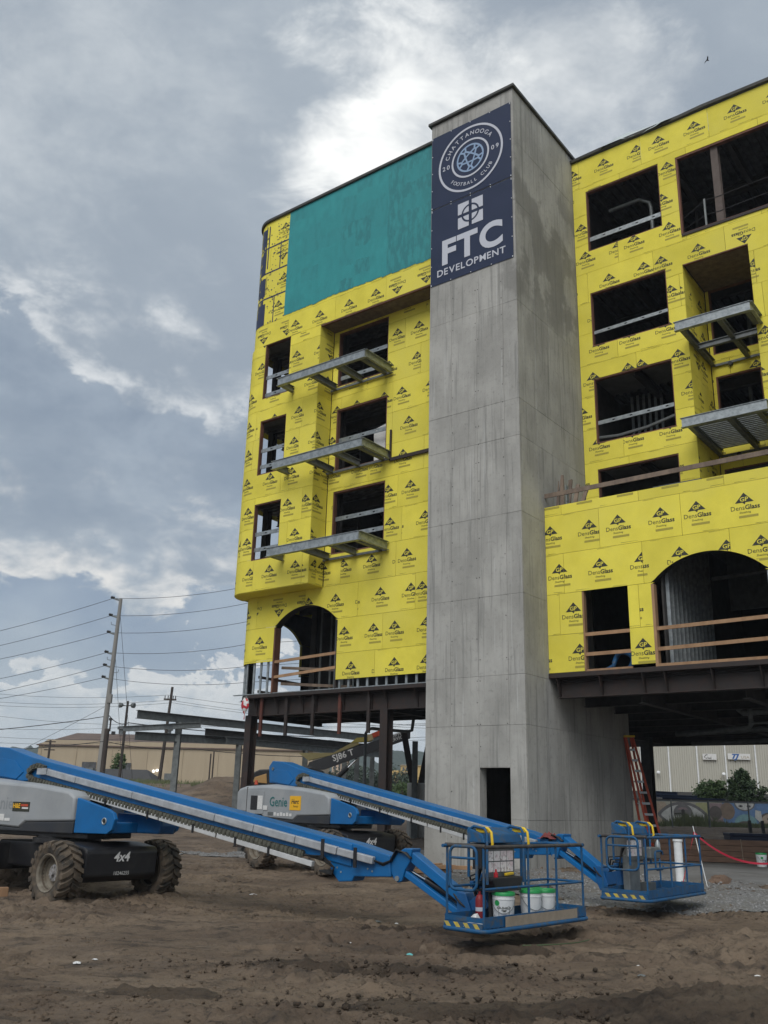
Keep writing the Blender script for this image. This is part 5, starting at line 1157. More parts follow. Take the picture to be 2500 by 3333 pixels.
# ------------------------------------------------------------------ foliage
def leafmat(n, a, b): 
    m = mat(n, a, .7, c2=b, scale=1.7, rnd=.0, lo=.3, hi=.7); m.node_tree.nodes['Principled BSDF'].inputs['Subsurface Weight'].default_value = 0; return m
K['leaf1'] = leafmat('light leaf', (.085, .135, .040), (.05, .09, .03)); K['leaf2'] = leafmat('dark leaf', (.070, .115, .045), (.038, .068, .028)); K['leaf3'] = leafmat('hazy leaf', (.055, .080, .052), (.038, .058, .04)); K['grass'] = leafmat('grass blade', (.10, .125, .045), (.075, .085, .035))
def crown(name, blobs, n, size, m, seed, parent=None):
    """leaf quads in clumps; blobs = (x,y,z,rx,ry,rz)"""
    r = np.random.default_rng(seed); C_ = []
    for (x, y, z, a, b_, c) in blobs:
        k = int(n*a*c/sum(q[3]*q[5] for q in blobs)); m_ = max(4, k//28); d = r.normal(0, 1, (m_, 3)); d /= np.linalg.norm(d, axis=1)[:, None]; rad = r.uniform(.45, 1.08, (m_, 1))
        cl = d*rad*np.array([a, b_, c])+np.array([x, y, z]); idx = r.integers(0, m_, k); C_.append(cl[idx]+r.normal(0, 1, (k, 3))*np.array([a, b_, c])*.15)
    P = np.concatenate(C_); k = len(P); t = r.normal(0, 1, (k, 3)); t /= np.linalg.norm(t, axis=1)[:, None]; w = np.cross(t, r.normal(0, 1, (k, 3))); w /= np.linalg.norm(w, axis=1)[:, None]; s = size*r.uniform(.6, 1.4, (k, 1))
    V = np.stack([P-t*s, P-w*s*.45, P+t*s, P+w*s*.45], 1).reshape(-1, 3); F_ = np.arange(4*k).reshape(-1, 4)
    me = bpy.data.meshes.new(name); me.from_pydata(V.tolist(), [], F_.tolist()); me.materials.append(m); o = bpy.data.objects.new(name, me); col.objects.link(o); o.parent = parent; return o
def tree(name, base, h, blobs, n, size, m, seed, label, cat='tree', group=None, trunk=.12):
    e = tag(empty(name, base), label, cat, group); r = random.Random(seed)
    mb = MB(); mb.tube([(0, 0, -.4), (.05*h*.1, 0, h*.35), (-.02*h, .02*h, h*.7)], [trunk, trunk*.7, trunk*.25], 7)
    for k in range(5):
        q = r.choice(blobs); mb.tube([(0, 0, h*r.uniform(.2, .5)), (q[0]*.5, q[1]*.5, (q[2]+h*.3)*.55), (q[0]+q[3]*r.uniform(-.5, .5), q[1], q[2])], [trunk*.5, trunk*.3, trunk*.1], 5)
    mb.build('trunk', K['bark'], e, fix=False); crown('crown', blobs, n, size, m, seed, e); return e
# far ridge and wood
def ridge(name, y, x0, x1, hf, m, seed, label=None):
    mb = MB(); n = 160; v = []
    for i in range(n+1):
        x = x0+(x1-x0)*i/n; h = hf(x); v += [(x, y-60, 0), (x, y-8, h*.92), (x, y, h)]
    mb.add(v, [(3*i+a, 3*i+3+a, 3*i+4+a, 3*i+1+a) for i in range(n) for a in (0, 1)]); o = mb.build(name, m, smooth=60); structure(o); return o
K['hill'] = mat('wooded hill', (.055, .075, .06), .95, c2=(.035, .052, .042), scale=.25, bump=.8, bscale=.4)
hn = lambda x, s, a: a*(float(vnoise(np.array([x*.11]), np.array([1.5]), s)[0])+.5*float(vnoise(np.array([x*.4]), np.array([2.5]), s)[0]))
ridge('hill', 520, -420, -100, lambda x: 19+hn(x, 31, 7)*1.2, K['hill'], 1); ridge('hill', 560, -90, 160, lambda x: 24+hn(x, 33, 9), K['hill'], 2)
# ------------------------------------------------------------------ poles and lines
def upole(name, x, y, z0, z1, r0, r1, m, label, cat='utility pole', lean=0., parts=None):
    e = tag(empty(name, (x, y, z0-1)), label, cat); H = z1-z0+1
    MB().tube([(0, 0, 0), (lean, 0, H)], [r0, r1], 10).build('shaft', m, e, smooth=50); return e, H
tp_, H = upole('utility_pole', -17.45, 60, 2.3, 14.3, .21, .11, K['pole'], 'tall pale grey utility pole with six insulator arms, the tallest', lean=.14)
armz = [14.33, 13.17, 12.04, 10.73, 9.88, 9.11]
for z in armz:
    zz = z-1.3; a = MB(); a.bar((.12, 0, zz-.14), (-.36, 0, zz+.0), .09, .10); a.build('arm', K['galvd'], tp_); MB().lathe([(.06, 0), (.10, .04), (.06, .08), (.10, .12), (.06, .16), (.10, .2), (.05, .26)], (-.28, 0, zz+.03), (-1, 0, .2), 8).build('insulator', K['dark'], tp_)
for z, s_ in ((12.6, -1), (10.3, -1), (9.5, 1)): MB().tube([(.1, 0, z-1.4), (.1+s_*.40, 0, z-1.32), (.1+s_*.42, 0, z-1.15)], .02, 5).build('bracket', K['galvd'], tp_)
MB().box(.05, .30, -.2, .1, 6.2, 6.75).build('junction_box', K['pole'], tp_)
w1_, H1 = upole('utility_pole', -16.66, 58, 2.2, 5.75, .16, .15, K['woodpole'], 'short thick dark wooden pole standing beside the tall grey pole')
MB().cyl((.16, 0, 4.4), (.16, 0, 5.15), .05, 8).build('mast', K['woodpole'], w1_); MB().box(.3, .5, -.1, .1, 4.2, 4.4).build('flood_lamp', K['black'], w1_); MB().box(.06, .22, -.08, .08, 5.05, 5.2).build('flood_lamp', K['black'], w1_)
w2_, H2 = upole('light_pole', -17.75, 66, 2.4, 8.25, .11, .08, K['woodpole'], 'dark light pole with two floodlights facing apart near its top', 'light pole', lean=.03)
for s_ in (-1, 1): 
    MB().bar((0, 0, H2-.35), (s_*.35, 0, H2-.28), .05, .05).build('bracket', K['dark'], w2_); MB().lathe([(.06, 0), (.17, .12), (.19, .3), (.17, .32)], (s_*.25, 0, H2-.28), (s_, -.3, -.1), 10).build('flood_lamp', K['galvd'], w2_)
w3_, H3 = upole('utility_pole', -17.1, 75, 2.6, 10.35, .15, .10, K['woodpole'], 'dark wooden utility pole with one crossarm behind the steel beams', lean=.42)
MB().bar((-.18, 0, H3-.98), (.82, 0, H3-1.0), .1, .12).build('crossarm', K['woodpole'], w3_)
for x_ in (-.1, .15, .55, .75): MB().cyl((x_, 0, H3-.93), (x_, 0, H3-.70), .04, 6).build('insulator', K['dark'], w3_)
w4_, H4 = upole('utility_pole', -31.1, 90, 2.6, 6.8, .13, .1, K['woodpole'], 'small wooden pole with crossarms in front of the tan warehouse end')
for dz in (.15, .5, .9): MB().bar((-.5, 0, H4-dz), (.5, 0, H4-dz), .08, .1).build('crossarm', K['woodpole'], w4_)
for xx, lb in ((-12.28, 'left'), (-12.06, 'right')): upole('utility_pole', xx, 70, 2.4, 5.0 if lb == 'left' else 5.15, .06, .05, K['woodpole'], 'thin bare post before the tan wall, the %s one of a pair' % lb, 'post')
def wire(pts, r, label, sag=.25, seg=10, group='overhead wires'):
    out_ = []
    for a, b_ in zip(pts[:-1], pts[1:]):
        a, b_ = Vector(a), Vector(b_)
        for k in range(seg+1):
            t = k/seg; p = a.lerp(b_, t); p.z -= sag*4*t*(1-t); out_.append(p)
    return tag(MB().tube(out_, r, 4).build('power_line', K['wire'], fix=False), label, 'power line', group)
om = ['topmost', 'second', 'third', 'fourth', 'fifth', 'lowest']
for k, z in enumerate(armz):
    zl = (11.96, 10.96, 10.06, 8.75, 7.91, 7.49)[k]; zr_ = (15.51, 14.34, 13.08, 11.56, 10.09, 9.05)[k]
    wire([(-32.5, 60, zl-(z-zl)+.5), (-17.82, 60, z-.0), (-8.5, 60, zr_), (18, 60, zr_+3.2)], .017, 'power line on the tall grey pole, %s of its six arms' % om[k], .3)
for k, (za, zb_, lb) in enumerate(((9.9, 7.5, 'highest'), (9.2, 7.1, 'second highest'), (8.9, 6.9, 'third highest'), (8.2, 6.5, 'fourth highest'), (7.0, 6.6, 'fifth highest'), (6.4, 5.6, 'sixth highest'), (5.9, 5.4, 'seventh highest'))):
    wire([(-34, 78, za), (-17.0+.2*k, 75, zb_+2.2 if k < 3 else zb_+.9), (6, 70, zb_+(.3 if k < 3 else 1.2))], .015, 'thin slack line behind the tall grey pole, %s of seven' % lb, .35)
wire([(-30, 57, 4.9), (-17.2, 60, 6.7), (-17, 64, 6.6), (-2, 66, 6.2)], .03, 'thick dark cable sagging low from the tall grey pole', .25)
wire([(-30, 58, 3.9), (-16.7, 58, 5.0), (-12, 62, 4.9), (-2, 64, 4.8)], .028, 'lowest thick cable passing the short wooden pole', .2)
wire([(-17.3, 60, 13.6), (-16.0, 63, 2.5)], .014, 'steep guy wire dropping from the top of the tall grey pole', 0); wire([(-17.4, 60, 11.4), (-16.4, 62, 2.6)], .014, 'steep guy wire dropping from midway up the tall grey pole', 0)
wire([(-17.5, 60, 7.3), (-24, 58, 3.2)], .014, 'guy wire slanting left from the tall grey pole', .1)
# ------------------------------------------------------------------ steel canopy frame
sf = tag(empty('steel_canopy', (0, 0, 0)), 'bare grey steel canopy frame of beams and columns behind the left wing', 'steel frame')
Bx, By = -SA, CA; Ax, Ay = CA, SA; Pc = Vector((-9.08, 42.9, 0)); Bv = Vector((Bx, By, 0)); Av = Vector((Ax, Ay, 0))
def bpt(t, z, o=0.): p = Pc+Bv*t+Av*o; return (p.x, p.y, z)
MB().ibeam(bpt(-2.4, 5.22), bpt(15.5, 5.36), .36, .2, .014, .022).build('beam', K['galvd'], sf); MB().ibeam(bpt(-2.4, 4.30), bpt(4.2, 4.50), .36, .2).build('beam', K['galvd'], sf)
MB().ibeam(bpt(1.6, 4.72), bpt(15.5, 4.80), .40, .2).build('beam', K['dark'], sf); MB().ibeam(bpt(2.4, 4.42, .6), bpt(15.5, 4.42, .6), .30, .2).build('beam', K['galvd'], sf)
MB().ibeam((-12.1, 44.75, 4.84), (-7.82, 41.46, 4.86), .24, .16).build('beam', K['galvd'], sf)
for t, o, zt2 in ((0, 0, 5.05), (3.85, .0, 4.3), (13.0, .0, 4.4), (14.0, .3, 4.6), (10.8, .9, 4.3), (8.0, 0.6, 4.3)):
    p = bpt(t, 0, o); z0 = gz(p[0], p[1])-.3; MB().ibeam((p[0], p[1], z0), (p[0], p[1], zt2), .28, .26, .014, .02, up=(0, 1, 0)).build('column', K['galvd'], sf)
# braced column on a concrete pier
br_ = tag(empty('raker_column', (1.75, 42, 0)), 'dark steel V-shaped columns rising from a round concrete pier under the left wing', 'column')
for s_, z1 in ((-1, 4.9), (1, 4.9)): MB().ibeam((s_*.18, 0, 2.65), (s_*.62, 0, z1), .34, .26, up=(0, 1, 0)).build('steel_leg', K['rust'], br_)
MB().lathe([(.42, .1), (.42, 2.64), (.40, 2.66)], n=20).build('concrete_pier', K['conc'], br_, smooth=40); MB().ibeam((-.12, -.6, .4), (-.12, -.6, 4.4), .24, .24, up=(0, 1, 0)).build('post', K['galvd'], br_)
# ------------------------------------------------------------------ buildings far left
wh = tag(empty('warehouse', (0, 0, 0)), 'long tan warehouse with a shallow brown roof far left behind the poles', 'warehouse')
mb = MB(); mb.slab([(-39.3, 0), (-39.3, 7.35), (-38.3, 8.0), (-37, 8.0), (-7.5, 7.95), (-7.5, 0)], 110, 150, 'y'); mb.build('wall', K['tanwall'], wh)
for k in range(8): MB().box(-39+4.1*k, -38.9+4.1*k, 109.93, 109.99, 1, 7.4).build('wall_rib', K['tanwall'], wh)
MB().add([(-39.5, 109.8, 7.30), (-7.2, 109.8, 7.40), (-7.2, 118, 9.25), (-37.6, 118, 9.2), (-39.5, 109.8, 7.42), (-7.2, 109.8, 7.52), (-7.2, 118, 9.37), (-37.6, 118, 9.32)], [(0,3,2,1),(4,5,6,7),(0,1,5,4),(1,2,6,5),(2,3,7,6),(3,0,4,7)]).build('roof', K['roofb'] if 'roofb' in K else mat('brown metal roof', (.14, .095, .07), .7, c2=(.10, .07, .055), scale=.6), wh)
for x_ in (-31.8, -26.0): MB().lathe([(.35, 0), (.35, .5), (.55, .55), (.55, .85), (.1, 1.0)], (x_, 117, 9.3), n=10).build('roof_vent', K['galvd'], wh)
for x_, z_ in ((-24.4, 3.8), (-33.5, 4.2)): MB().box(x_, x_+.9, 109.7, 109.98, z_, z_+.75).build('wall_unit', K['galvd'], wh)
for x_ in (-34, -30): MB().box(x_-.02, x_+1.6, 109.9, 109.97, 4.6, 5.6).build('window', K['deck'], wh)
ho = tag(empty('house', (0, 0, 0)), 'small white house with a dark hipped roof in front of the tan warehouse', 'house')
MB().box(-22.6, -17.2, 72, 77, 1, 2.95).build('wall', K['white'], ho)
MB().add([(-23, 71.6, 2.93), (-16.8, 71.6, 2.93), (-16.8, 77.4, 2.93), (-23, 77.4, 2.93), (-21.6, 74, 3.85), (-17.8, 74, 3.85)], [(0,3,2,1),(0,1,5,4),(1,2,5),(2,3,4,5),(3,0,4)]).build('roof', K['shingle'], ho)
MB().add([(-21.9, 71.3, 2.95), (-20.7, 71.3, 2.95), (-21.3, 71.3, 3.5), (-21.9, 73, 2.95), (-20.7, 73, 2.95), (-21.3, 74, 3.5)], [(0,1,2),(0,2,5,3),(1,4,5,2),(3,5,4)]).build('gable', K['white'], ho)
MB().box(-19.4, -18.6, 71.93, 71.99, 1.7, 2.6).build('window', K['deck'], ho)
tree('slender_tree', (-20.3, 75, 2.7), 2.6, [(0, 0, 1.5, .55, .5, .9), (.1, 0, 2.1, .35, .35, .6), (-.3, 0, 1.0, .5, .4, .5)], 1500, .09, K['leaf1'], 3, 'small green tree between the poles and the dark roofed house', trunk=.07)
for k, (x_, z_, lb) in enumerate(((-35.7, 4.55, 'left'), (-35.4, 4.62, 'right'), (-25.6, 4.75, 'left'), (-25.2, 4.85, 'right'))):
    l_ = tag(MB().lathe([(.04, 0), (.14, .05), (.14, .1)], (x_, 109.5, z_), (0, -1, 0), 10).build('wall_lamp', K['lampw'] if 'lampw' in K else emis('lit lamp', (1, .97, .9), 3.), fix=False), '%s lamp of the lit pair %s on the tan warehouse' % (lb, 'near its end' if k < 2 else 'behind the grey pole'), 'lamp', 'lit lamps on the tan warehouse')
# long low block behind the blue boom at far left
lb_ = tag(empty('shed', (0, 0, 0)), 'low dark shed at the far left edge behind the nearer boom', 'shed')
MB().box(-50, -38.5, 95, 104, 1, 4.9).build('wall', K['dark'], lb_); MB().box(-50.5, -38, 94.5, 104.5, 4.9, 5.2).build('roof', K['shingle'], lb_)
# ------------------------------------------------------------------ third lift, seen behind the left wing
sj = tag(empty('boom_lift', (0, 47, 0)), 'black and yellow boom lift with SJ86 T lettering raised behind the left wing', 'boom lift')
def q4(o, pl, y0, y1, m, name, bev=.0): return MB().slab(pl, y0, y1, 'y').build(name, m, o, bevel=bev)
q4(sj, [(-3.5, 3.25), (-3.35, 3.62), (1.6, 5.33), (1.6, 4.90), (-2.6, 3.30)], -.2, .2, K['black2'] if 'black2' in K else mat('charcoal paint', (.035, .036, .04), .6), 'boom')
q4(sj, [(-3.4, 3.70), (-3.9, 4.05), (-2.2, 4.10), (-1.1, 4.72), (-.9, 4.55), (-2.3, 3.98)], -.2, .2, mat('dull yellow paint', (.25, .21, .09), .6), 'riser')
q4(sj, [(-1.35, 4.60), (-1.05, 4.85), (-.35, 4.92), (-.30, 4.70)], -.22, .22, mat('faded yellow paint', (.33, .27, .06), .6), 'elbow'); q4(sj, [(-.45, 4.70), (-.55, 5.0), (-.32, 5.06), (-.22, 4.80)], -.26, .26, mat('tan plate', (.42, .33, .18), .6), 'knuckle')
q4(sj, [(-.38, 4.82), (-.34, 5.07), (.6, 5.48), (.6, 5.2)], -.2, .2, K['ladder'], 'fly_boom')
d_ = Vector((4.95, 0, 1.71)).normalized(); n_ = (-d_.z, 0, d_.x)
t = MB(); t.text('SJ86 T', (-1.66, -.205, 3.87), d_, n_, .42, bold=.02, align='c'); t.build('model_lettering', K['paper'], sj, fix=False); t = MB(); t.text('EQUIPMENT', (.98, -.205, 5.00), d_, n_, .22, bold=.015); t.text('SERVICES', (1.02, -.205, 4.81), d_, n_, .22, bold=.015); t.text('E', (.38, -.205, 4.68), d_, n_, .42, bold=.03)
t.build('lettering', K['paper'], sj, fix=False)
MB().cyl((-2.1, 0, 2.8), (-1.45, 0, 3.42), .12, 10).build('lift_cylinder', K['black'], sj); MB().cyl((-1.5, 0, 3.37), (-1.0, 0, 3.86), .06, 8).build('cylinder_rod', K['chrome'], sj); MB().cyl((-2.9, 0, 3.1), (-2.3, 0, 2.6), .05, 8).build('link', K['galv'], sj)
q4(sj, [(-6.2, 2.55), (-6.15, 2.98), (-5.7, 3.2), (-4.4, 3.3), (-3.2, 3.4), (-2.6, 3.2), (-2.4, 2.4), (-5.9, 2.3)], -.7, .7, K['black'], 'turret', .05); q4(sj, [(-6.0, 2.60), (-5.9, 2.84), (-5.35, 3.02), (-5.3, 2.55)], -.76, -.70, mat('ochre counterweight', (.45, .27, .10), .6), 'counterweight', .02)
MB().box(-5.6, -2.3, -.9, .9, 1.35, 2.2).build('chassis', K['black'], sj, bevel=.04)
for x_ in (-5.2, -2.7):
    for y_ in (-1.1, 1.1): m_ = MB(); tyre_mesh(m_, (x_, y_, 1.55), 1); m_.build('wheel', K['rubber'], sj, smooth=35)
# far things seen under the left wing
K['yb'] = mat('yellow stucco', (.52, .36, .12), .8)
yb_ = tag(empty('hotel', (0, 0, 0)), 'distant yellow building with balconies on the wooded hillside', 'building')
MB().box(7.6, 14, 300, 312, 6, 13.75).build('wall', K['yb'], yb_); MB().box(4.6, 7.59, 302, 312, 6, 12.3).build('wall', K['yb'], yb_); MB().box(7.4, 14.2, 299.6, 312.2, 13.76, 14.0).build('roof', K['tanwall'], yb_)
for k in range(3): MB().box(7.95+1.0*k, 8.55+1.0*k, 299.9, 299.99, 12.1, 13.2).build('window', K['deck'], yb_); MB().box(7.95+1.0*k, 8.55+1.0*k, 299.9, 299.99, 10.2, 11.2).build('window', K['deck'], yb_)
MB().box(7.5, 12, 299.3, 299.95, 11.6, 11.8).build('balcony', K['tanwall'], yb_)
hb_ = tag(empty('apartment_block', (0, 0, 0)), 'distant pale block behind the raised black boom', 'building'); MB().box(-9.5, -6.3, 200, 212, 4, 10.3).build('wall', mat('peach stucco', (.5, .38, .28), .8), hb_)
MB().box(-9.7, -6.1, 199.7, 212, 10.31, 10.6).build('roof', K['tanwall'], hb_)
for k in range(3): MB().box(-9.1+.95*k, -8.7+.95*k, 199.9, 199.99, 8.5, 9.8).build('window', K['deck'], hb_)
ord_ = ['leftmost', 'second from left', 'third from left', 'fourth from left', 'fifth from left', 'rightmost']
for k, x_ in enumerate((-8.5, -5.4, -2.6, .2, 2.6, 5.0)):
    y_ = 118+3*(k % 2); s_ = (1.9, 1.6, 2.0, 1.5, 1.7, 1.2)[k]; tree('broadleaf_tree', (x_, y_, 2.2), 4.6, [(0, 0, 2.2*s_/1.6, 1.9, 1.6, s_*.85), (.9, 0, 1.7, 1.2, 1.2, 1.0), (-1.0, 0, 1.5, 1.2, 1.2, .9)], 2600, .17, K['leaf3'], 40+k, 'dark broadleaf tree in the row beyond the left wing, %s of six' % ord_[k], group='trees beyond the left wing', trunk=.2)
tree('broadleaf_tree', (2.0, 75, 1.2), 3.2, [(0, 0, 1.4, .9, .8, .9), (.5, 0, 1.0, .7, .6, .6)], 1800, .10, K['leaf1'], 60, 'light green tree in front of the dark tree row under the left wing', trunk=.08)
upole('utility_pole', 1.0, 90, 1, 11.0, .17, .14, K['woodpole'], 'wooden pole seen under the left wing beside the yellow hillside building')
# weeds on the dirt bank
r = np.random.default_rng(3); gx_ = r.uniform(-16, -2, 5200); gy_ = r.uniform(57, 66, 5200); gk = (vnoise(gx_*.5, gy_*.5, 41) > .55) & (gx_ < -4); gx_, gy_ = gx_[gk], gy_[gk]; gzv = macro(gx_, gy_)
V_, F_ = [], []
for a, b_, c in zip(gx_, gy_, gzv):
    h = r.uniform(.1, .32); dx = r.uniform(-.15, .15); i = len(V_); V_ += [(a-.025, b_, c-.02), (a+.025, b_, c-.02), (a+dx, b_+r.uniform(-.1, .1), c+h)]; F_.append((i, i+1, i+2))
mb = MB(); mb.add(V_, F_); o = mb.build('weeds', K['grass'], fix=False); o['kind'] = 'stuff'
# ------------------------------------------------------------------ beyond the right wing
bw_ = tag(empty('metal_warehouse', (0, 0, 0)), 'beige metal warehouse with white seams behind the mural wall', 'warehouse')
Yw = 80
MB().box(14, 52, Yw+.15, Yw+30, 0, 11).build('frame', K['slab'], bw_); sxs = [15.3, 17.6, 19.9, 22.2, 24.55, 26.95, 29.35, 31.9, 34.4, 36.9, 39.4]
for a, b_ in zip(sxs[:-1], sxs[1:]):
    p_ = MB(); x_ = a+.04; zz = []
    n_ = 12; w_ = (b_-a-.08)/n_
    pts = []
    for k in range(n_): pts += [(x_+k*w_, Yw), (x_+(k+.7)*w_, Yw), (x_+(k+.75)*w_, Yw+.04), (x_+(k+.95)*w_, Yw+.04)]
    pts.append((b_-.04, Yw)); v = [(p, q, z) for z in (3.38, 10.9) for p, q in pts]; m_ = len(pts); p_.add(v, [(i, i+1, m_+i+1, m_+i) for i in range(m_-1)]); p_.build('wall_panel', K['beige'], bw_, fix=False)
    MB().box(a-.06, a+.05, Yw-.10, Yw-.01, 3.3, 10.9).build('downspout', K['white'], bw_)
MB().box(14, 52, Yw-.05, Yw+.1, 1.2, 3.36).build('base_wall', K['shingle'], bw_)
for k, (x_, lb) in enumerate(((23.51, 'nearer the dark column'), (28.98, 'above the bushes'))): l_ = tag(MB().lathe([(.05, 0), (.16, .08), (.13, .2), (.02, .24)], (x_, Yw-.25, 4.85), (0, -1, .3), 12).build('wall_lamp', K['white'], smooth=40), 'round white lamp on the beige warehouse, %s' % lb, 'lamp', 'lamps on the beige warehouse')
s1 = tag(empty('sign', (27.97, Yw-.2, 6.27)), 'small white sign with faint dots and letters on the beige warehouse', 'sign'); MB().box(-.58, .58, 0, .05, -.24, .24).build('panel', K['paper'], s1)
t = MB(); t.text('hol', (-.02, -.01, -.18), (1, 0, 0), (0, 0, 1), .26, bold=.02); t.text('...', (.32, -.01, -.18), (1, 0, 0), (0, 0, 1), .2)
for (x_, z_) in ((-.34, .12), (-.42, -.02), (-.30, -.12), (-.22, .16)): t.lathe([(.05, 0), (.05, .01)], (x_, -.005, z_), (0, -1, 0), 8)
t.build('lettering', K['print'], s1, fix=False)
s2 = tag(empty('sign', (30.46, Yw-.2, 6.35)), 'wide white sign with blue slanted TJ letters on the beige warehouse', 'sign'); MB().box(-.95, .95, 0, .05, -.24, .24).build('panel', K['paper'], s2)
t = MB(); t.text('TJ', (-.28, -.01, -.17), (1, 0, 0), (0, 0, 1), .52, bold=.05, shear=.4, sx=1.3); t.build('blue_lettering', mat('sign blue', (.02, .10, .32), .5), s2, fix=False); t = MB(); t.text('USA', (.52, -.01, -.15), (1, 0, 0), (0, 0, 1), .3, sx=1.3); t.build('pale_lettering', K['tanwall'], s2, fix=False)
# mural wall
mu = tag(empty('mural_wall', (0, 0, 0)), 'low concrete wall painted with a big eye and faces behind the fence', 'wall'); Ym = 52
MB().box(11, 30, Ym, Ym+.25, .4, 2.30).build('wall', mat('cream wall paint', (.52, .50, .41), .85, c2=(.42, .40, .33), scale=2), mu)
MC_ = {'grey': (.22, .21, .21), 'white': (.66, .66, .63), 'dark': (.05, .045, .045), 'blue': (.16, .28, .50), 'teal': (.24, .42, .44), 'brown': (.28, .21, .16), 'olive': (.50, .50, .26), 'pink': (.36, .27, .28), 'tan': (.52, .42, .32), 'deepbrown': (.15, .13, .12)}
for k_ in MC_: K['m_'+k_] = mat('mural '+k_, MC_[k_], .85, c2=tuple(c*.8 for c in MC_[k_]), scale=5)
lay = [0]
def paint(poly, c):
    lay[0] += 1; d = .006+.0015*lay[0]; MB().add([(x, Ym-d, z) for x, z in poly], [tuple(range(len(poly)))]).build('painted_shape', K['m_'+c], mu, fix=False)
def oval(cx, cz, a, b, a0=0, a1=360, n=22): return [(cx+a*math.cos(R(a0+(a1-a0)*k/n)), cz+b*math.sin(R(a0+(a1-a0)*k/n))) for k in range(n+(0 if a1-a0 == 360 else 1))]
def almond(cx, cz, a, b): return [(cx+a*math.cos(t), cz+b*math.sin(t)*(1-abs(math.cos(t))**3*.55)) for t in [2*math.pi*k/36 for k in range(36)]]
paint([(16.6, 1.0), (18.0, 1.0), (18.0, 2.25), (17.3, 2.25)], 'olive'); paint([(15.0, 1.0), (16.2, 1.0), (15.6, 2.25), (15.0, 2.25)], 'tan')
paint(almond(16.52, 1.62, 1.36, .66), 'grey'); paint(almond(16.52, 1.60, 1.16, .53), 'white'); paint(oval(16.55, 1.70, .52, .46), 'grey'); paint(oval(16.55, 1.70, .46, .40, 200, 340), 'white'); paint(oval(16.55, 1.66, .40, .34, 40, 140), 'pink')
paint(oval(16.55, 1.78, .10, .12), 'dark'); paint([(16.46, 1.72), (16.64, 1.72), (16.70, 1.1), (16.40, 1.1)], 'dark'); paint([(16.64, 1.62), (16.95, 1.40), (16.97, 1.46), (16.66, 1.70)], 'dark'); paint([(16.45, 1.66), (16.08, 1.62), (16.08, 1.69), (16.45, 1.72)], 'dark')
paint([(18.0, 1.0), (18.7, 1.0), (18.7, 2.25), (18.0, 2.25)], 'pink'); paint([(18.7, 1.0), (21.9, 1.0), (21.9, 2.28), (18.7, 2.28)], 'blue'); paint(oval(18.95, 1.86, .40, .44), 'brown'); paint(oval(18.3, 1.75, .34, .36), 'deepbrown')
paint(oval(19.9, 1.30, .60, .42), 'teal'); paint(oval(19.85, 1.05, .50, .32, 0, 180), 'deepbrown'); paint(oval(19.9, 2.28, .56, .40, 180, 360), 'grey'); paint(oval(19.9, 2.28, .50, .34, 180, 360), 'white')
for x_ in (19.68, 20.12): paint(oval(x_, 2.13, .12, .06), 'grey'); paint(oval(x_, 2.13, .05, .05), 'dark')
paint(oval(21.35, 1.4, .78, .46), 'deepbrown'); paint(oval(21.40, 1.38, .68, .42), 'tan'); paint(oval(21.15, 1.5, .10, .07), 'dark'); paint([(20.4, 1.55), (20.8, 1.2), (20.75, 1.9), (20.45, 1.95)], 'white')
for k in range(6): paint(oval(18.05+.17*k, 1.12+.06*(k % 2), .09, .08), 'white')
# grass bank in front of the mural and shrubs above it
V_, F_ = [], []; r = np.random.default_rng(9)
for k in range(5200):
    a = r.uniform(14.6, 24.0); b_ = r.uniform(48.5, 51.8); c = gz(a, b_); h = r.uniform(.08, .26) if a > 17.8 or r.random() < .6 else r.uniform(.2, .75)*math.exp(-((a-16.4)/1.3)**2)+.12; i = len(V_); dx = r.uniform(-.1, .1); V_ += [(a-.03, b_, c-.03), (a+.03, b_, c-.03), (a+dx, b_+r.uniform(-.1, .1), c+h)]; F_.append((i, i+1, i+2))
mb = MB(); mb.add(V_, F_); mb.build('grass', K['grass'], fix=False)['kind'] = 'stuff'
tree('shrub', (19.75, 56.5, 1.2), 2.4, [(0, 0, 1.65, .95, .8, .62), (-.4, 0, 1.3, .6, .6, .4), (.4, 0, 2.0, .5, .5, .45)], 4200, .085, K['leaf1'], 71, 'rounded light green shrub above the mural, the left of two', 'shrub', trunk=.05)
tree('shrub', (21.1, 55.5, 1.2), 2.8, [(0, 0, 1.5, .8, .7, .6), (.2, 0, 2.2, .7, .6, .65), (.9, 0, 1.8, .65, .4, .3), (-.4, 0, 2.1, .4, .4, .5), (.1, 0, 2.75, .35, .3, .35), (.9, 0, 1.2, .9, .5, .3)], 6500, .085, K['leaf2'], 72, 'tall dark spreading shrub above the mural, the right of two', 'shrub', trunk=.06)
tree('shrub', (13.1, 53, 1.0), 2.7, [(0, 0, 1.9, .35, .3, .5), (.1, 0, 1.2, .5, .4, .7), (.2, 0, 2.4, .3, .3, .3)], 1500, .06, K['leaf1'], 73, 'wispy green shrub glimpsed between the orange ladder and the dark column', 'shrub', trunk=.04)
fe = tag(empty('chain_link_fence', (0, 0, 0)), 'grey chain link fence in front of the mural', 'fence')
for x_ in (10.8, 12.5, 14.1, 15.87, 17.78, 19.7, 21.6): MB().cyl((x_, 46, .7), (x_, 46, 2.3), .035 if x_ != 15.87 else .05, 8).build('post', K['galvd'], fe)
for z_ in (2.24, ): MB().cyl((10, 46, z_), (23, 46, z_), .025, 6).build('rail', K['galvd'], fe)
mb = MB()
for k in range(300): x_ = 10+.043*k; mb.bar((x_, 46, .8), (x_+.0, 46, 2.24), .004, .004, (1, 0, 0))
mb.build('mesh', K['galvd'], fe, fix=False)['kind'] = 'stuff'
st_ = tag(empty('steel_bundle', (0, 0, 0)), 'dark blue steel sections stacked behind the mural wall', 'steel stack')
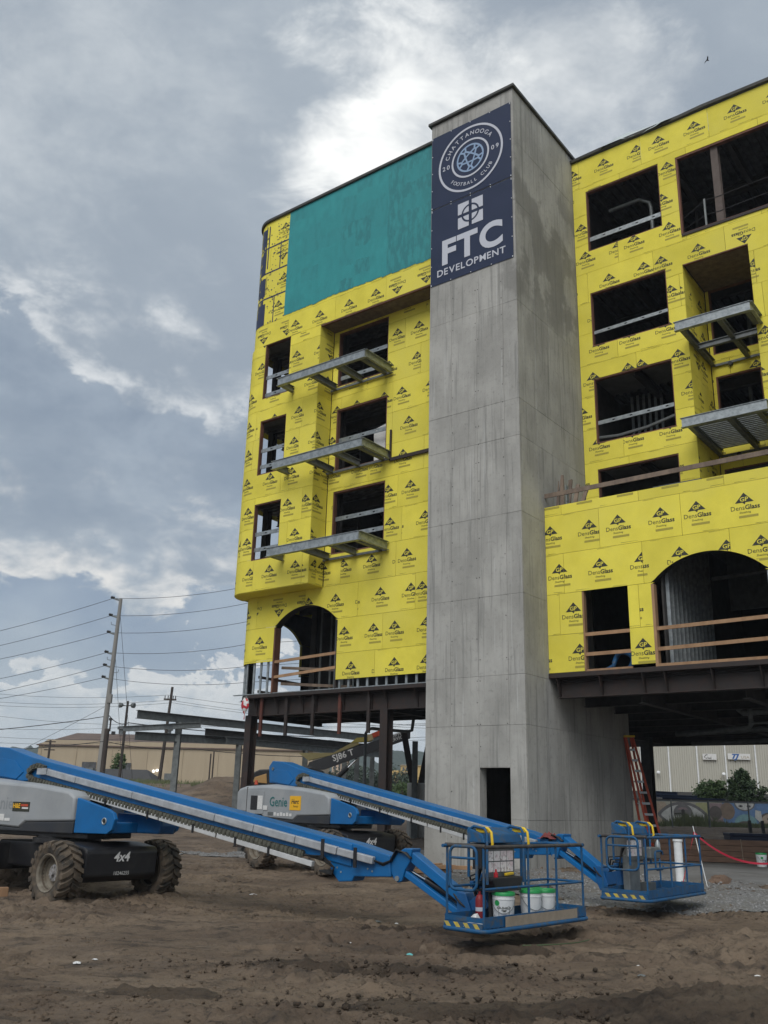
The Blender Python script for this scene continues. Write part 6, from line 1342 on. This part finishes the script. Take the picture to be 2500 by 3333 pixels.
for k, (x0, x1, z_) in enumerate(((15.3, 18.2, 2.62), (15.3, 17.2, 2.80), (16.4, 20.0, 2.50))): MB().ibeam((x0, 54.5+.3*k, z_), (x1, 54.5+.3*k, z_-.05), .16, .2).build('beam', K['navyc'] if 'navyc' in K else mat('navy steel', (.02, .035, .08), .6), st_)
MB().box(14.5, 24, 54, 56.4, 1, 2.42).build('support', K['dark'], st_)
# ------------------------------------------------------------------ things under and beside the right wing
# orange step ladder leaning on the tower
la = tag(empty('step_ladder', (8.75, 30.6, .30)), 'tall orange fibreglass stepladder leaning against the concrete tower', 'ladder'); top = Vector((-.62, .25, 3.72))
def LB(p, q, w, h, m, n): return MB().bar(p, q, w, h, (0, 1, 0)).build(n, m, la, bevel=.004)
A0, A1, B0, B1 = Vector((0, 0, 0)), Vector((.36, -.06, 0)), Vector((-.18, .30, 0)), Vector((.10, .26, 0))
tA, tB = top+Vector((-.02, 0, 0)), top+Vector((.20, -.03, 0))
for p, q in ((A0, tA), (A1, tB), (B0, top+Vector((-.04, .08, 0))), (B1, top+Vector((.16, .06, 0)))): LB(p, q, .075, .03, K['ladder'], 'rail')
for k in range(1, 11):
    t = k/11.2; LB(A0.lerp(tA, t), A1.lerp(tB, t), .07, .025, K['alu'], 'step')
    if k % 2: LB(B0.lerp(top, t), B1.lerp(top+Vector((.16, .06, 0)), t), .03, .02, K['alu'], 'brace')
MB().box(top.x-.08, top.x+.26, top.y-.10, top.y+.14, 3.72, 3.78).build('top_cap', K['hyel'], la, bevel=.01)
# timbers
tn = ['bottom', 'second', 'third', 'top']
d_ = Vector((11.61-8.3, 28.92-29.88, 0)).normalized(); pn = Vector((-d_.y, d_.x, 0)); s0 = Vector((8.45, 29.9, .40)); K['timber'] = mat('brown timber', (.16, .095, .062), .8, c2=(.11, .066, .045), scale=3, stretch=(1, 1, 4), rnd=.12)
for j in range(2):
    for k in range(4):
        a = s0+pn*(.26*j)+Vector((0, 0, .162*k))+d_*(.1*((k*7+j*3) % 4)); b = a+d_*6.2
        tag(MB().bar(a, b, .245, .155).build('timber', K['timber'], bevel=.008), '%s layer brown timber in the %s row of the stack on the slab' % (tn[k], 'front' if j == 0 else 'back'), 'timber', 'stack of brown timbers')
for k, t in enumerate((.55, 2.6, 4.4)):
    p = s0+d_*t; tag(MB().tube([p-pn*.13+Vector((0, 0, .60)), p-pn*.135+Vector((.02, 0, .3)), p-pn*.132+Vector((.03, 0, -.05))], .01, 5).build('strap', K['tan']), ['pale strap tail hanging near the left end of the timber stack', 'pale strap hanging mid way along the timber stack', 'pale strap hanging near the right end of the timber stack'][k], 'strap', 'straps on the timber stack')
for j in range(3): p = s0+d_*(.6+2.2*j); tag(MB().bar(p-pn*.2+Vector((0, 0, -.10)), p+pn*.5+Vector((0, 0, -.10)), .09, .04).build('bearer', K['oldwood']), 'short wood bearer under the timber stack, %s of three' % ('left', 'middle', 'right')[j], 'wood', 'bearers under the timbers')
tc_ = tag(empty('tool_chest', (12.6, 33, .30)), 'dark navy steel tool chest behind the timber stack', 'tool chest', ); MB().box(-.66, .66, -.3, .3, .1, .70).build('body', mat('navy chest', (.012, .02, .06), .5), tc_, bevel=.02); MB().box(-.68, .68, -.32, .32, .705, .80).build('lid', K['navy'], tc_, bevel=.02); MB().box(-.2, .2, -.31, -.302, .35, .5).build('badge', K['galvd'], tc_)
for k, (x_, y_, w_, h_) in enumerate(((10.3, 33.4, .9, .62), (14.8, 32.6, .8, .70))):
    e_ = tag(empty('covered_pallet', (x_, y_, .31)), ['low black covered pallet just behind the left end of the timbers', 'black covered pallet right of the navy tool chest'][k], 'pallet'); MB().slab([(-w_, .12), (w_, .12), (w_*.97, h_), (w_*.4, h_+.05), (-w_*.5, h_), (-w_*.96, h_*.93)], -.4, .4, 'y').build('cover', K['black'], e_, bevel=.04); MB().box(-w_, w_, -.4, .4, 0, .1).build('pallet_base', K['oldwood'], e_)
for k, x_ in enumerate((13.94, 14.42)): tag(MB().bar((x_, 36, .3), (x_-.03, 36, 1.5), .11, .09, (1, 0, 0)).build('stub_post', K['black']), ['left', 'right'][k]+' of two short black posts standing before the mural fence', 'post', 'short black posts')
# buckets
def bucket(loc, label, group=None, logo=True, mirror=0., handle=True, rz=0.):
    e = tag(empty('bucket', loc, rz), label, 'bucket', group)
    MB().lathe([(.001, .0), (.130, .0), (.134, .01), (.145, .27), (.150, .275), (.150, .29), (.146, .30), (.150, .33), (.150, .345), (.001, .345)], n=24, cap=False).build('pail', K['white'], e, smooth=40)
    MB().lathe([(.157, .325), (.157, .352), (.150, .366), (.140, .366), (.136, .358), (.001, .358)], n=24, cap=False).build('lid', K['green'], e, smooth=40)
    if handle: MB().tube([(.15*math.cos(R(a)), -.15*abs(math.sin(R(a)))*.9-.02, .27-.16*math.sin(R(a))) for a in range(0, 181, 20)], .004, 5).build('handle', K['galvd'], e)
    if logo:
        def cyl_pt(a, z, o=.003): rr = .134+.011*z/.27+o; return (rr*math.sin(a), -rr*math.cos(a), z)
        def patch(a0, a1, z0, z1, m, nm, o=.002):
            mb = MB(); n = 6
            for i in range(n): x0, x1 = a0+(a1-a0)*i/n, a0+(a1-a0)*(i+1)/n; mb.add([cyl_pt(x0, z0, o), cyl_pt(x1, z0, o), cyl_pt(x1, z1, o), cyl_pt(x0, z1, o)], [(0, 1, 2, 3)])
            mb.build(nm, m, e, fix=False)
        mb = MB(); c0_, cz_ = -.62, .235
        mb.add([cyl_pt(c0_+.26*math.cos(t), cz_+.035*math.sin(t)) for t in [R(20*k) for k in range(18)]], [tuple(range(18))]); mb.build('label_badge', K['green'], e, fix=False)
        def wrap(body, a, z, size, bold):
            vs, fs, w = tmesh(body, bold, 0.); mb = MB(); mb.add([cyl_pt(a+(x-w/2)*size/.14, z+y*size, .004) for x, y in vs], fs); mb.build('lettering', K['print'], e, fix=False)
        wrap('AIR-SHIELD', .05, .165, .038, .02); wrap('TMP', .05, .13, .036, .03)
        mb = MB(); pts = [(-.52, .19), (-.42, .2), (.52, .2), (.6, .19), (.52, .06), (.05, .01), (-.42, .06)]
        mb.tube([cyl_pt(a, z, .002) for a, z in pts], .003, 4, closed=True); mb.build('label_outline', K['galvd'], e)
        for k in range(3): patch(-.3, .4-.1*k, .10-.022*k, .108-.022*k, K['bangrey'], 'label_lines', .003)
        patch(.7, 1.0, .06, .11, K['bangrey'], 'label_lines', .003)
    return e
def on(M, x, y, z): return tuple(M @ Vector((x, y, z)))
rz1 = R(-8)
bucket(on(MB1, .86, .30, .055), 'white bucket with a printed shield label and green lid in the nearer basket', rz=rz1)
bucket(on(MB1, 1.52, .30, .055), 'plain white bucket with green lid in the nearer basket, middle of the front row', logo=False, rz=R(20))
bucket(on(MB1, 1.80, .25, .055), 'plain white green lidded bucket with drooping handle, rightmost in the nearer basket', logo=False, rz=R(10))
bucket(on(MB1, 1.88, .53, .055), 'white bucket behind the others in the nearer basket, only its green lid showing', logo=False, rz=R(0))
bucket((10.95, 27.7, .31), 'white green lidded bucket standing on the slab before the timber stack', rz=R(20))
# other things in the baskets
ex_ = tag(empty('fire_extinguisher', on(MB1, .60, .50, .055), R(20)), 'red fire extinguisher standing beside the printed bucket in the basket', 'extinguisher'); ex_.scale = (.8, .8, .8)
MB().lathe([(.001, 0), (.065, 0), (.07, .02), (.07, .34), (.05, .40), (.02, .42), (.02, .46), (.001, .46)], n=16, cap=False).build('cylinder', mat('dark red paint', (.22, .012, .016), .5), ex_, smooth=40); MB().bar((-.06, 0, .47), (.07, 0, .50), .02, .03).build('lever', K['black'], ex_); MB().tube([(.02, 0, .44), (.09, -.02, .40), (.09, -.03, .2)], .012, 6).build('hose', K['hose'], ex_); MB().lathe([(.0705, .16), (.0705, .22)], n=16, cap=False).build('label', K['bangrey'], ex_, fix=False)
tb_ = tag(empty('tool_tray', on(MB1, .98, .40, .46), R(48)), 'black tool tray with tools hung on the basket rail', 'tool tray'); MB().slab([(-.36, .10), (-.30, .0), (.30, .0), (.36, .10), (.36, .14), (-.36, .14)], -.10, .10, 'y').build('tray', K['black'], tb_, bevel=.015); MB().bar((-.34, 0, -.02), (.34, 0, -.02), .16, .04).build('tray_support', K['navyplast'], tb_)
MB().box(-.2, .15, .05, .1, -.42, .0).build('bag', K['navyplast'], tb_, bevel=.04)
dr_ = tag(empty('utility_knife', on(MB1, 1.12, .38, .625), R(50)), 'yellow hand tool lying on the black tool tray', 'hand tool'); MB().bar((-.10, 0, 0), (.10, 0, .01), .035, .035).build('body', K['hyel'], dr_, bevel=.008); MB().bar((.10, 0, .01), (.16, 0, .0), .02, .015).build('blade', K['galv'], dr_)
rc_ = tag(empty('caulk_cap', on(MB1, .78, .36, .60), 0), 'small red cartridge standing in the black tool tray', 'cartridge'); MB().lathe([(.03, 0), (.03, .05), (.015, .06), (.012, .1)], n=10).build('tube', K['redp'], rc_)
def crumple(loc, s, m, name, label, cat, seed, flat=.5):
    mb = MB(); rr = random.Random(seed); n = 9; vs = []
    for j in range(n):
        for i in range(n):
            a, b = i/(n-1)*2-1, j/(n-1)*2-1; vs.append((a*s*(1+.2*rr.uniform(-1, 1)), b*s*.7*(1+.2*rr.uniform(-1, 1)), s*flat*max(0., (1.1-a*a-b*b*.8))*rr.uniform(.3, 1)))
    mb.add(vs, [(j*n+i, j*n+i+1, (j+1)*n+i+1, (j+1)*n+i) for j in range(n-1) for i in range(n-1)]); o = mb.build(name, m, fix=False); o.location = loc; o.rotation_euler = (0, 0, rr.uniform(0, 6)); return tag(o, label, cat)
crumple(on(MB1, .17, .26, .06), .16, K['paper'], 'rag', 'crumpled white rag on the floor of the nearer basket', 'rag', 4, .9)
jk = crumple(on(MB2, -.9, .9, .55), .19, mat('faded red cloth', (.20, .045, .04), .85, c2=(.13, .03, .03), scale=9), 'red_cloth', 'dull red cloth draped over the nose of the farther boom', 'cloth', 6, .8); jk.matrix_world = TR((-1.232, 24.757, .093), R(-49.34)) @ Matrix.Translation((7.28, -.12, 1.06))
hl_ = tag(empty('hand_tool', on(MB2, 1.2, .4, .62), R(40)), 'grey machine tool with a clear bottle hung inside the farther basket', 'tool'); MB().slab(rrect(0, .1, .3, .2, .03), -.08, .08, 'y').build('housing', K['galvd'], hl_, bevel=.02); MB().lathe([(.04, 0), (.05, .05), (.045, .16), (.015, .22)], (.2, 0, .1), n=12).build('bottle', K['galv'], hl_, smooth=40)
# pipe, stake, ribbon, boulder, offcuts
pp = tag(empty('pvc_pipe', (7.05, 22.7, .10)), 'white plastic pipe section standing upright beside the farther basket', 'pipe'); MB().lathe([(.095, 0), (.095, .95), (.112, .97), (.112, 1.12), (.104, 1.12), (.085, 1.10), (.085, .9)], n=20, cap=False).build('tube', K['white'], pp, smooth=40); MB().lathe([(.114, 1.02), (.116, 1.03), (.114, 1.045)], n=20, cap=False).build('black_band', K['black'], pp)
tag(MB().cyl((-11.09, 40, .1), (-11.09, 40, .75), .15, 14).build('pvc_pipe', K['white'], smooth=40), 'short white pipe stub standing behind the nearer chassis', 'pipe')
sk = tag(MB().bar((7.52, 22.2, .0), (7.30, 22.3, 1.42), .015, .015, (0, 1, 0)).build('survey_stake', K['white']), 'thin white stake with red ribbon tied near its top', 'stake')
def ribbon(pts, w, label, seed):
    mb = MB(); vs = []
    for i, p in enumerate(pts):
        a = .5+.9*math.sin(i*.9+seed); d = Vector((.25*math.cos(a), .2*math.sin(a), 1)).normalized()*w; p = Vector(p); vs += [p-d, p+d]
    mb.add(vs, [(2*i, 2*i+2, 2*i+3, 2*i+1) for i in range(len(pts)-1)]); return tag(mb.build('ribbon', K['redrib'], smooth=60, fix=False), label, 'ribbon')
K['redrib'] = mat('red flagging tape', (.40, .010, .035), .5, c2=(.36, .01, .035), scale=5)
P0 = Vector((7.31, 22.28, 1.28)); P1 = Vector((9.55, 22.6, .70)); pts = []
for k in range(15): t = k/14; p = P0.lerp(P1, t); p.z -= .36*4*t*(1-t)*(1-.3*t); pts.append(p)
ribbon(pts, .022, 'long red caution ribbon sagging right from the white stake', 0.)
ribbon([P0.lerp(Vector((6.86, 22.0, .12)), k/9) for k in range(10)], .032, 'short red ribbon end hanging left of the white stake', 1.)
def rock(loc, s, m, name, label, seed):
    mb = MB(); import bmesh
    bm = bmesh.new(); bmesh.ops.create_icosphere(bm, subdivisions=3, radius=1)
    for v in bm.verts: n = noise.noise(v.co*1.3+Vector((seed, 0, 0)))*.35+noise.noise(v.co*3.1)*.16; v.co *= (1+n); v.co = Vector((v.co.x*s[0], v.co.y*s[1], v.co.z*s[2]))
    me = bpy.data.meshes.new(name); bm.to_mesh(me); bm.free(); me.materials.append(m); o = bpy.data.objects.new(name, me); col.objects.link(o); o.location = loc; return tag(o, label, 'rock')
rock((8.05, 22.9, .20), (.26, .2, .17), mat('reddish rock', (.17, .11, .075), .95, c2=(.11, .075, .055), scale=6, bump=.02), 'boulder', 'reddish brown boulder at the foot of the slab beside the stake', 2.)
tag(MB(TR((-6.65, 17.6, hgt(-6.65, 17.6)+.06), R(25))).box(-.16, .16, -.07, .07, -.08, .10).build('wood_block', K['wood'], bevel=.01), 'short square block of lumber lying behind the near wheel', 'wood')
for k, (x_, y_, a_, l_, z_) in enumerate(((1.35, 24.4, 10, .9, 0), (1.55, 24.55, -20, .8, .0), (1.7, 24.35, 35, .7, .09), (1.95, 24.5, 2, .95, .10), (1.5, 24.5, 60, .6, .16))):
    tag(MB(TR((x_, y_, hgt(x_, y_)+.06+z_), R(a_))).box(-l_/2, l_/2, -.07, .07, -.04, .05).build('lumber_offcut', K['wood'], bevel=.006), ['leftmost low offcut in the small woodpile at the tower foot', 'second low offcut in the small woodpile at the tower foot', 'slanting offcut lying across the small woodpile at the tower foot', 'longest pale offcut on the right of the woodpile at the tower foot', 'topmost short offcut of the woodpile at the tower foot'][k], 'wood', 'woodpile at the tower foot')
# litter
lit = [((-3.2, 11.0), .10, 'paper', 'white paper scrap in the mud at lower left, the larger'), ((-3.05, 11.15), .06, 'paper', 'white paper scrap in the mud at lower left, the smaller'), ((.45, 12.25), .10, 'teal2', 'turquoise plastic scrap left of the nearer basket bottom'), ((.05, 14.9), .11, 'galvd', 'pale grey plastic scrap left of the jib'), ((.35, 15.0), .07, 'paper', 'small white scrap just right of the grey scrap near the jib'), ((2.9, 10.9), .09, 'galvd', 'crumpled clear wrapper in the mud right of centre'), ((4.3, 11.3), .06, 'paper', 'white bottle cap sized scrap at lower right'), ((3.0, 11.4), .04, 'paper', 'tiny white scrap above the clear wrapper'), ((-4.2, 14.3), .06, 'tan', 'small tan scrap in the mud left of centre'), ((-.3, 13.2), .05, 'paper', 'tiny white scrap on the mud below the boom'), ((-2.3, 18.9), .12, 'paper', 'white torn scrap near the farther lift wheel'), ((3.2, 9.9), .07, 'tan', 'small tan chip among the clods at lower right'), ((3.9, 12.3), .04, 'paper', 'tiny white chip below the nearer basket right end')]
K['teal2'] = mat('turquoise plastic', (.12, .42, .42), .5)
for k, ((x_, y_), s_, m_, lb) in enumerate(lit): crumple((x_, y_, hgt(x_, y_)+.006), s_*.55, K[m_], 'litter_scrap', lb, 'litter', 30+k, .35)
hz_ = tag(MB().tube([(1.9, 12.75, .05), (2.1, 12.85, .045), (2.4, 12.95, .05), (2.7, 13.2, .045), (2.9, 13.45, .05)], .007, 6).build('garden_hose', K['leaf2'], smooth=60), 'thin green hose lying on the mud under the nearer basket', 'hose')
# bird
bd = tag(empty('bird', (18.47, 43.6, 44.25)), 'small dark bird flying high right of the tower top', 'bird'); MB().lathe([(.001, -.22), (.07, -.1), (.08, .05), (.03, .2), (.001, .24)], (0, 0, 0), (1, .2, -.1), 8, cap=False).build('body', K['dark'], bd, smooth=60)
for s_ in (-1, 1): MB().add([(.1, 0, .02), (-.1, 0, .02), (-.15, s_*.35, .16), (.02, s_*.35, .18), (-.22, s_*.7, .05)], [(0, 1, 2, 3), (3, 2, 4)]).build('wing', K['dark'], bd)
bd.scale = (.45, .45, .45)
# ------------------------------------------------------------------ air between the near and the far
mb = MB(); mb.box(-1600, 1600, -500, 2600, -1.5, 52); hzo = mb.build('haze', None); hzo.data.materials.clear()
hm = bpy.data.materials.new('haze'); hm.use_nodes = True; hn_ = hm.node_tree; hn_.nodes.clear(); vo = hn_.nodes.new('ShaderNodeVolumePrincipled'); vo.inputs['Color'].default_value = (.80, .88, .97, 1); vo.inputs['Density'].default_value = .0004; vo.inputs['Anisotropy'].default_value = .1
ho_ = hn_.nodes.new('ShaderNodeOutputMaterial'); hn_.links.new(vo.outputs[0], ho_.inputs['Volume']); hzo.data.materials.append(hm); hzo['kind'] = 'stuff'
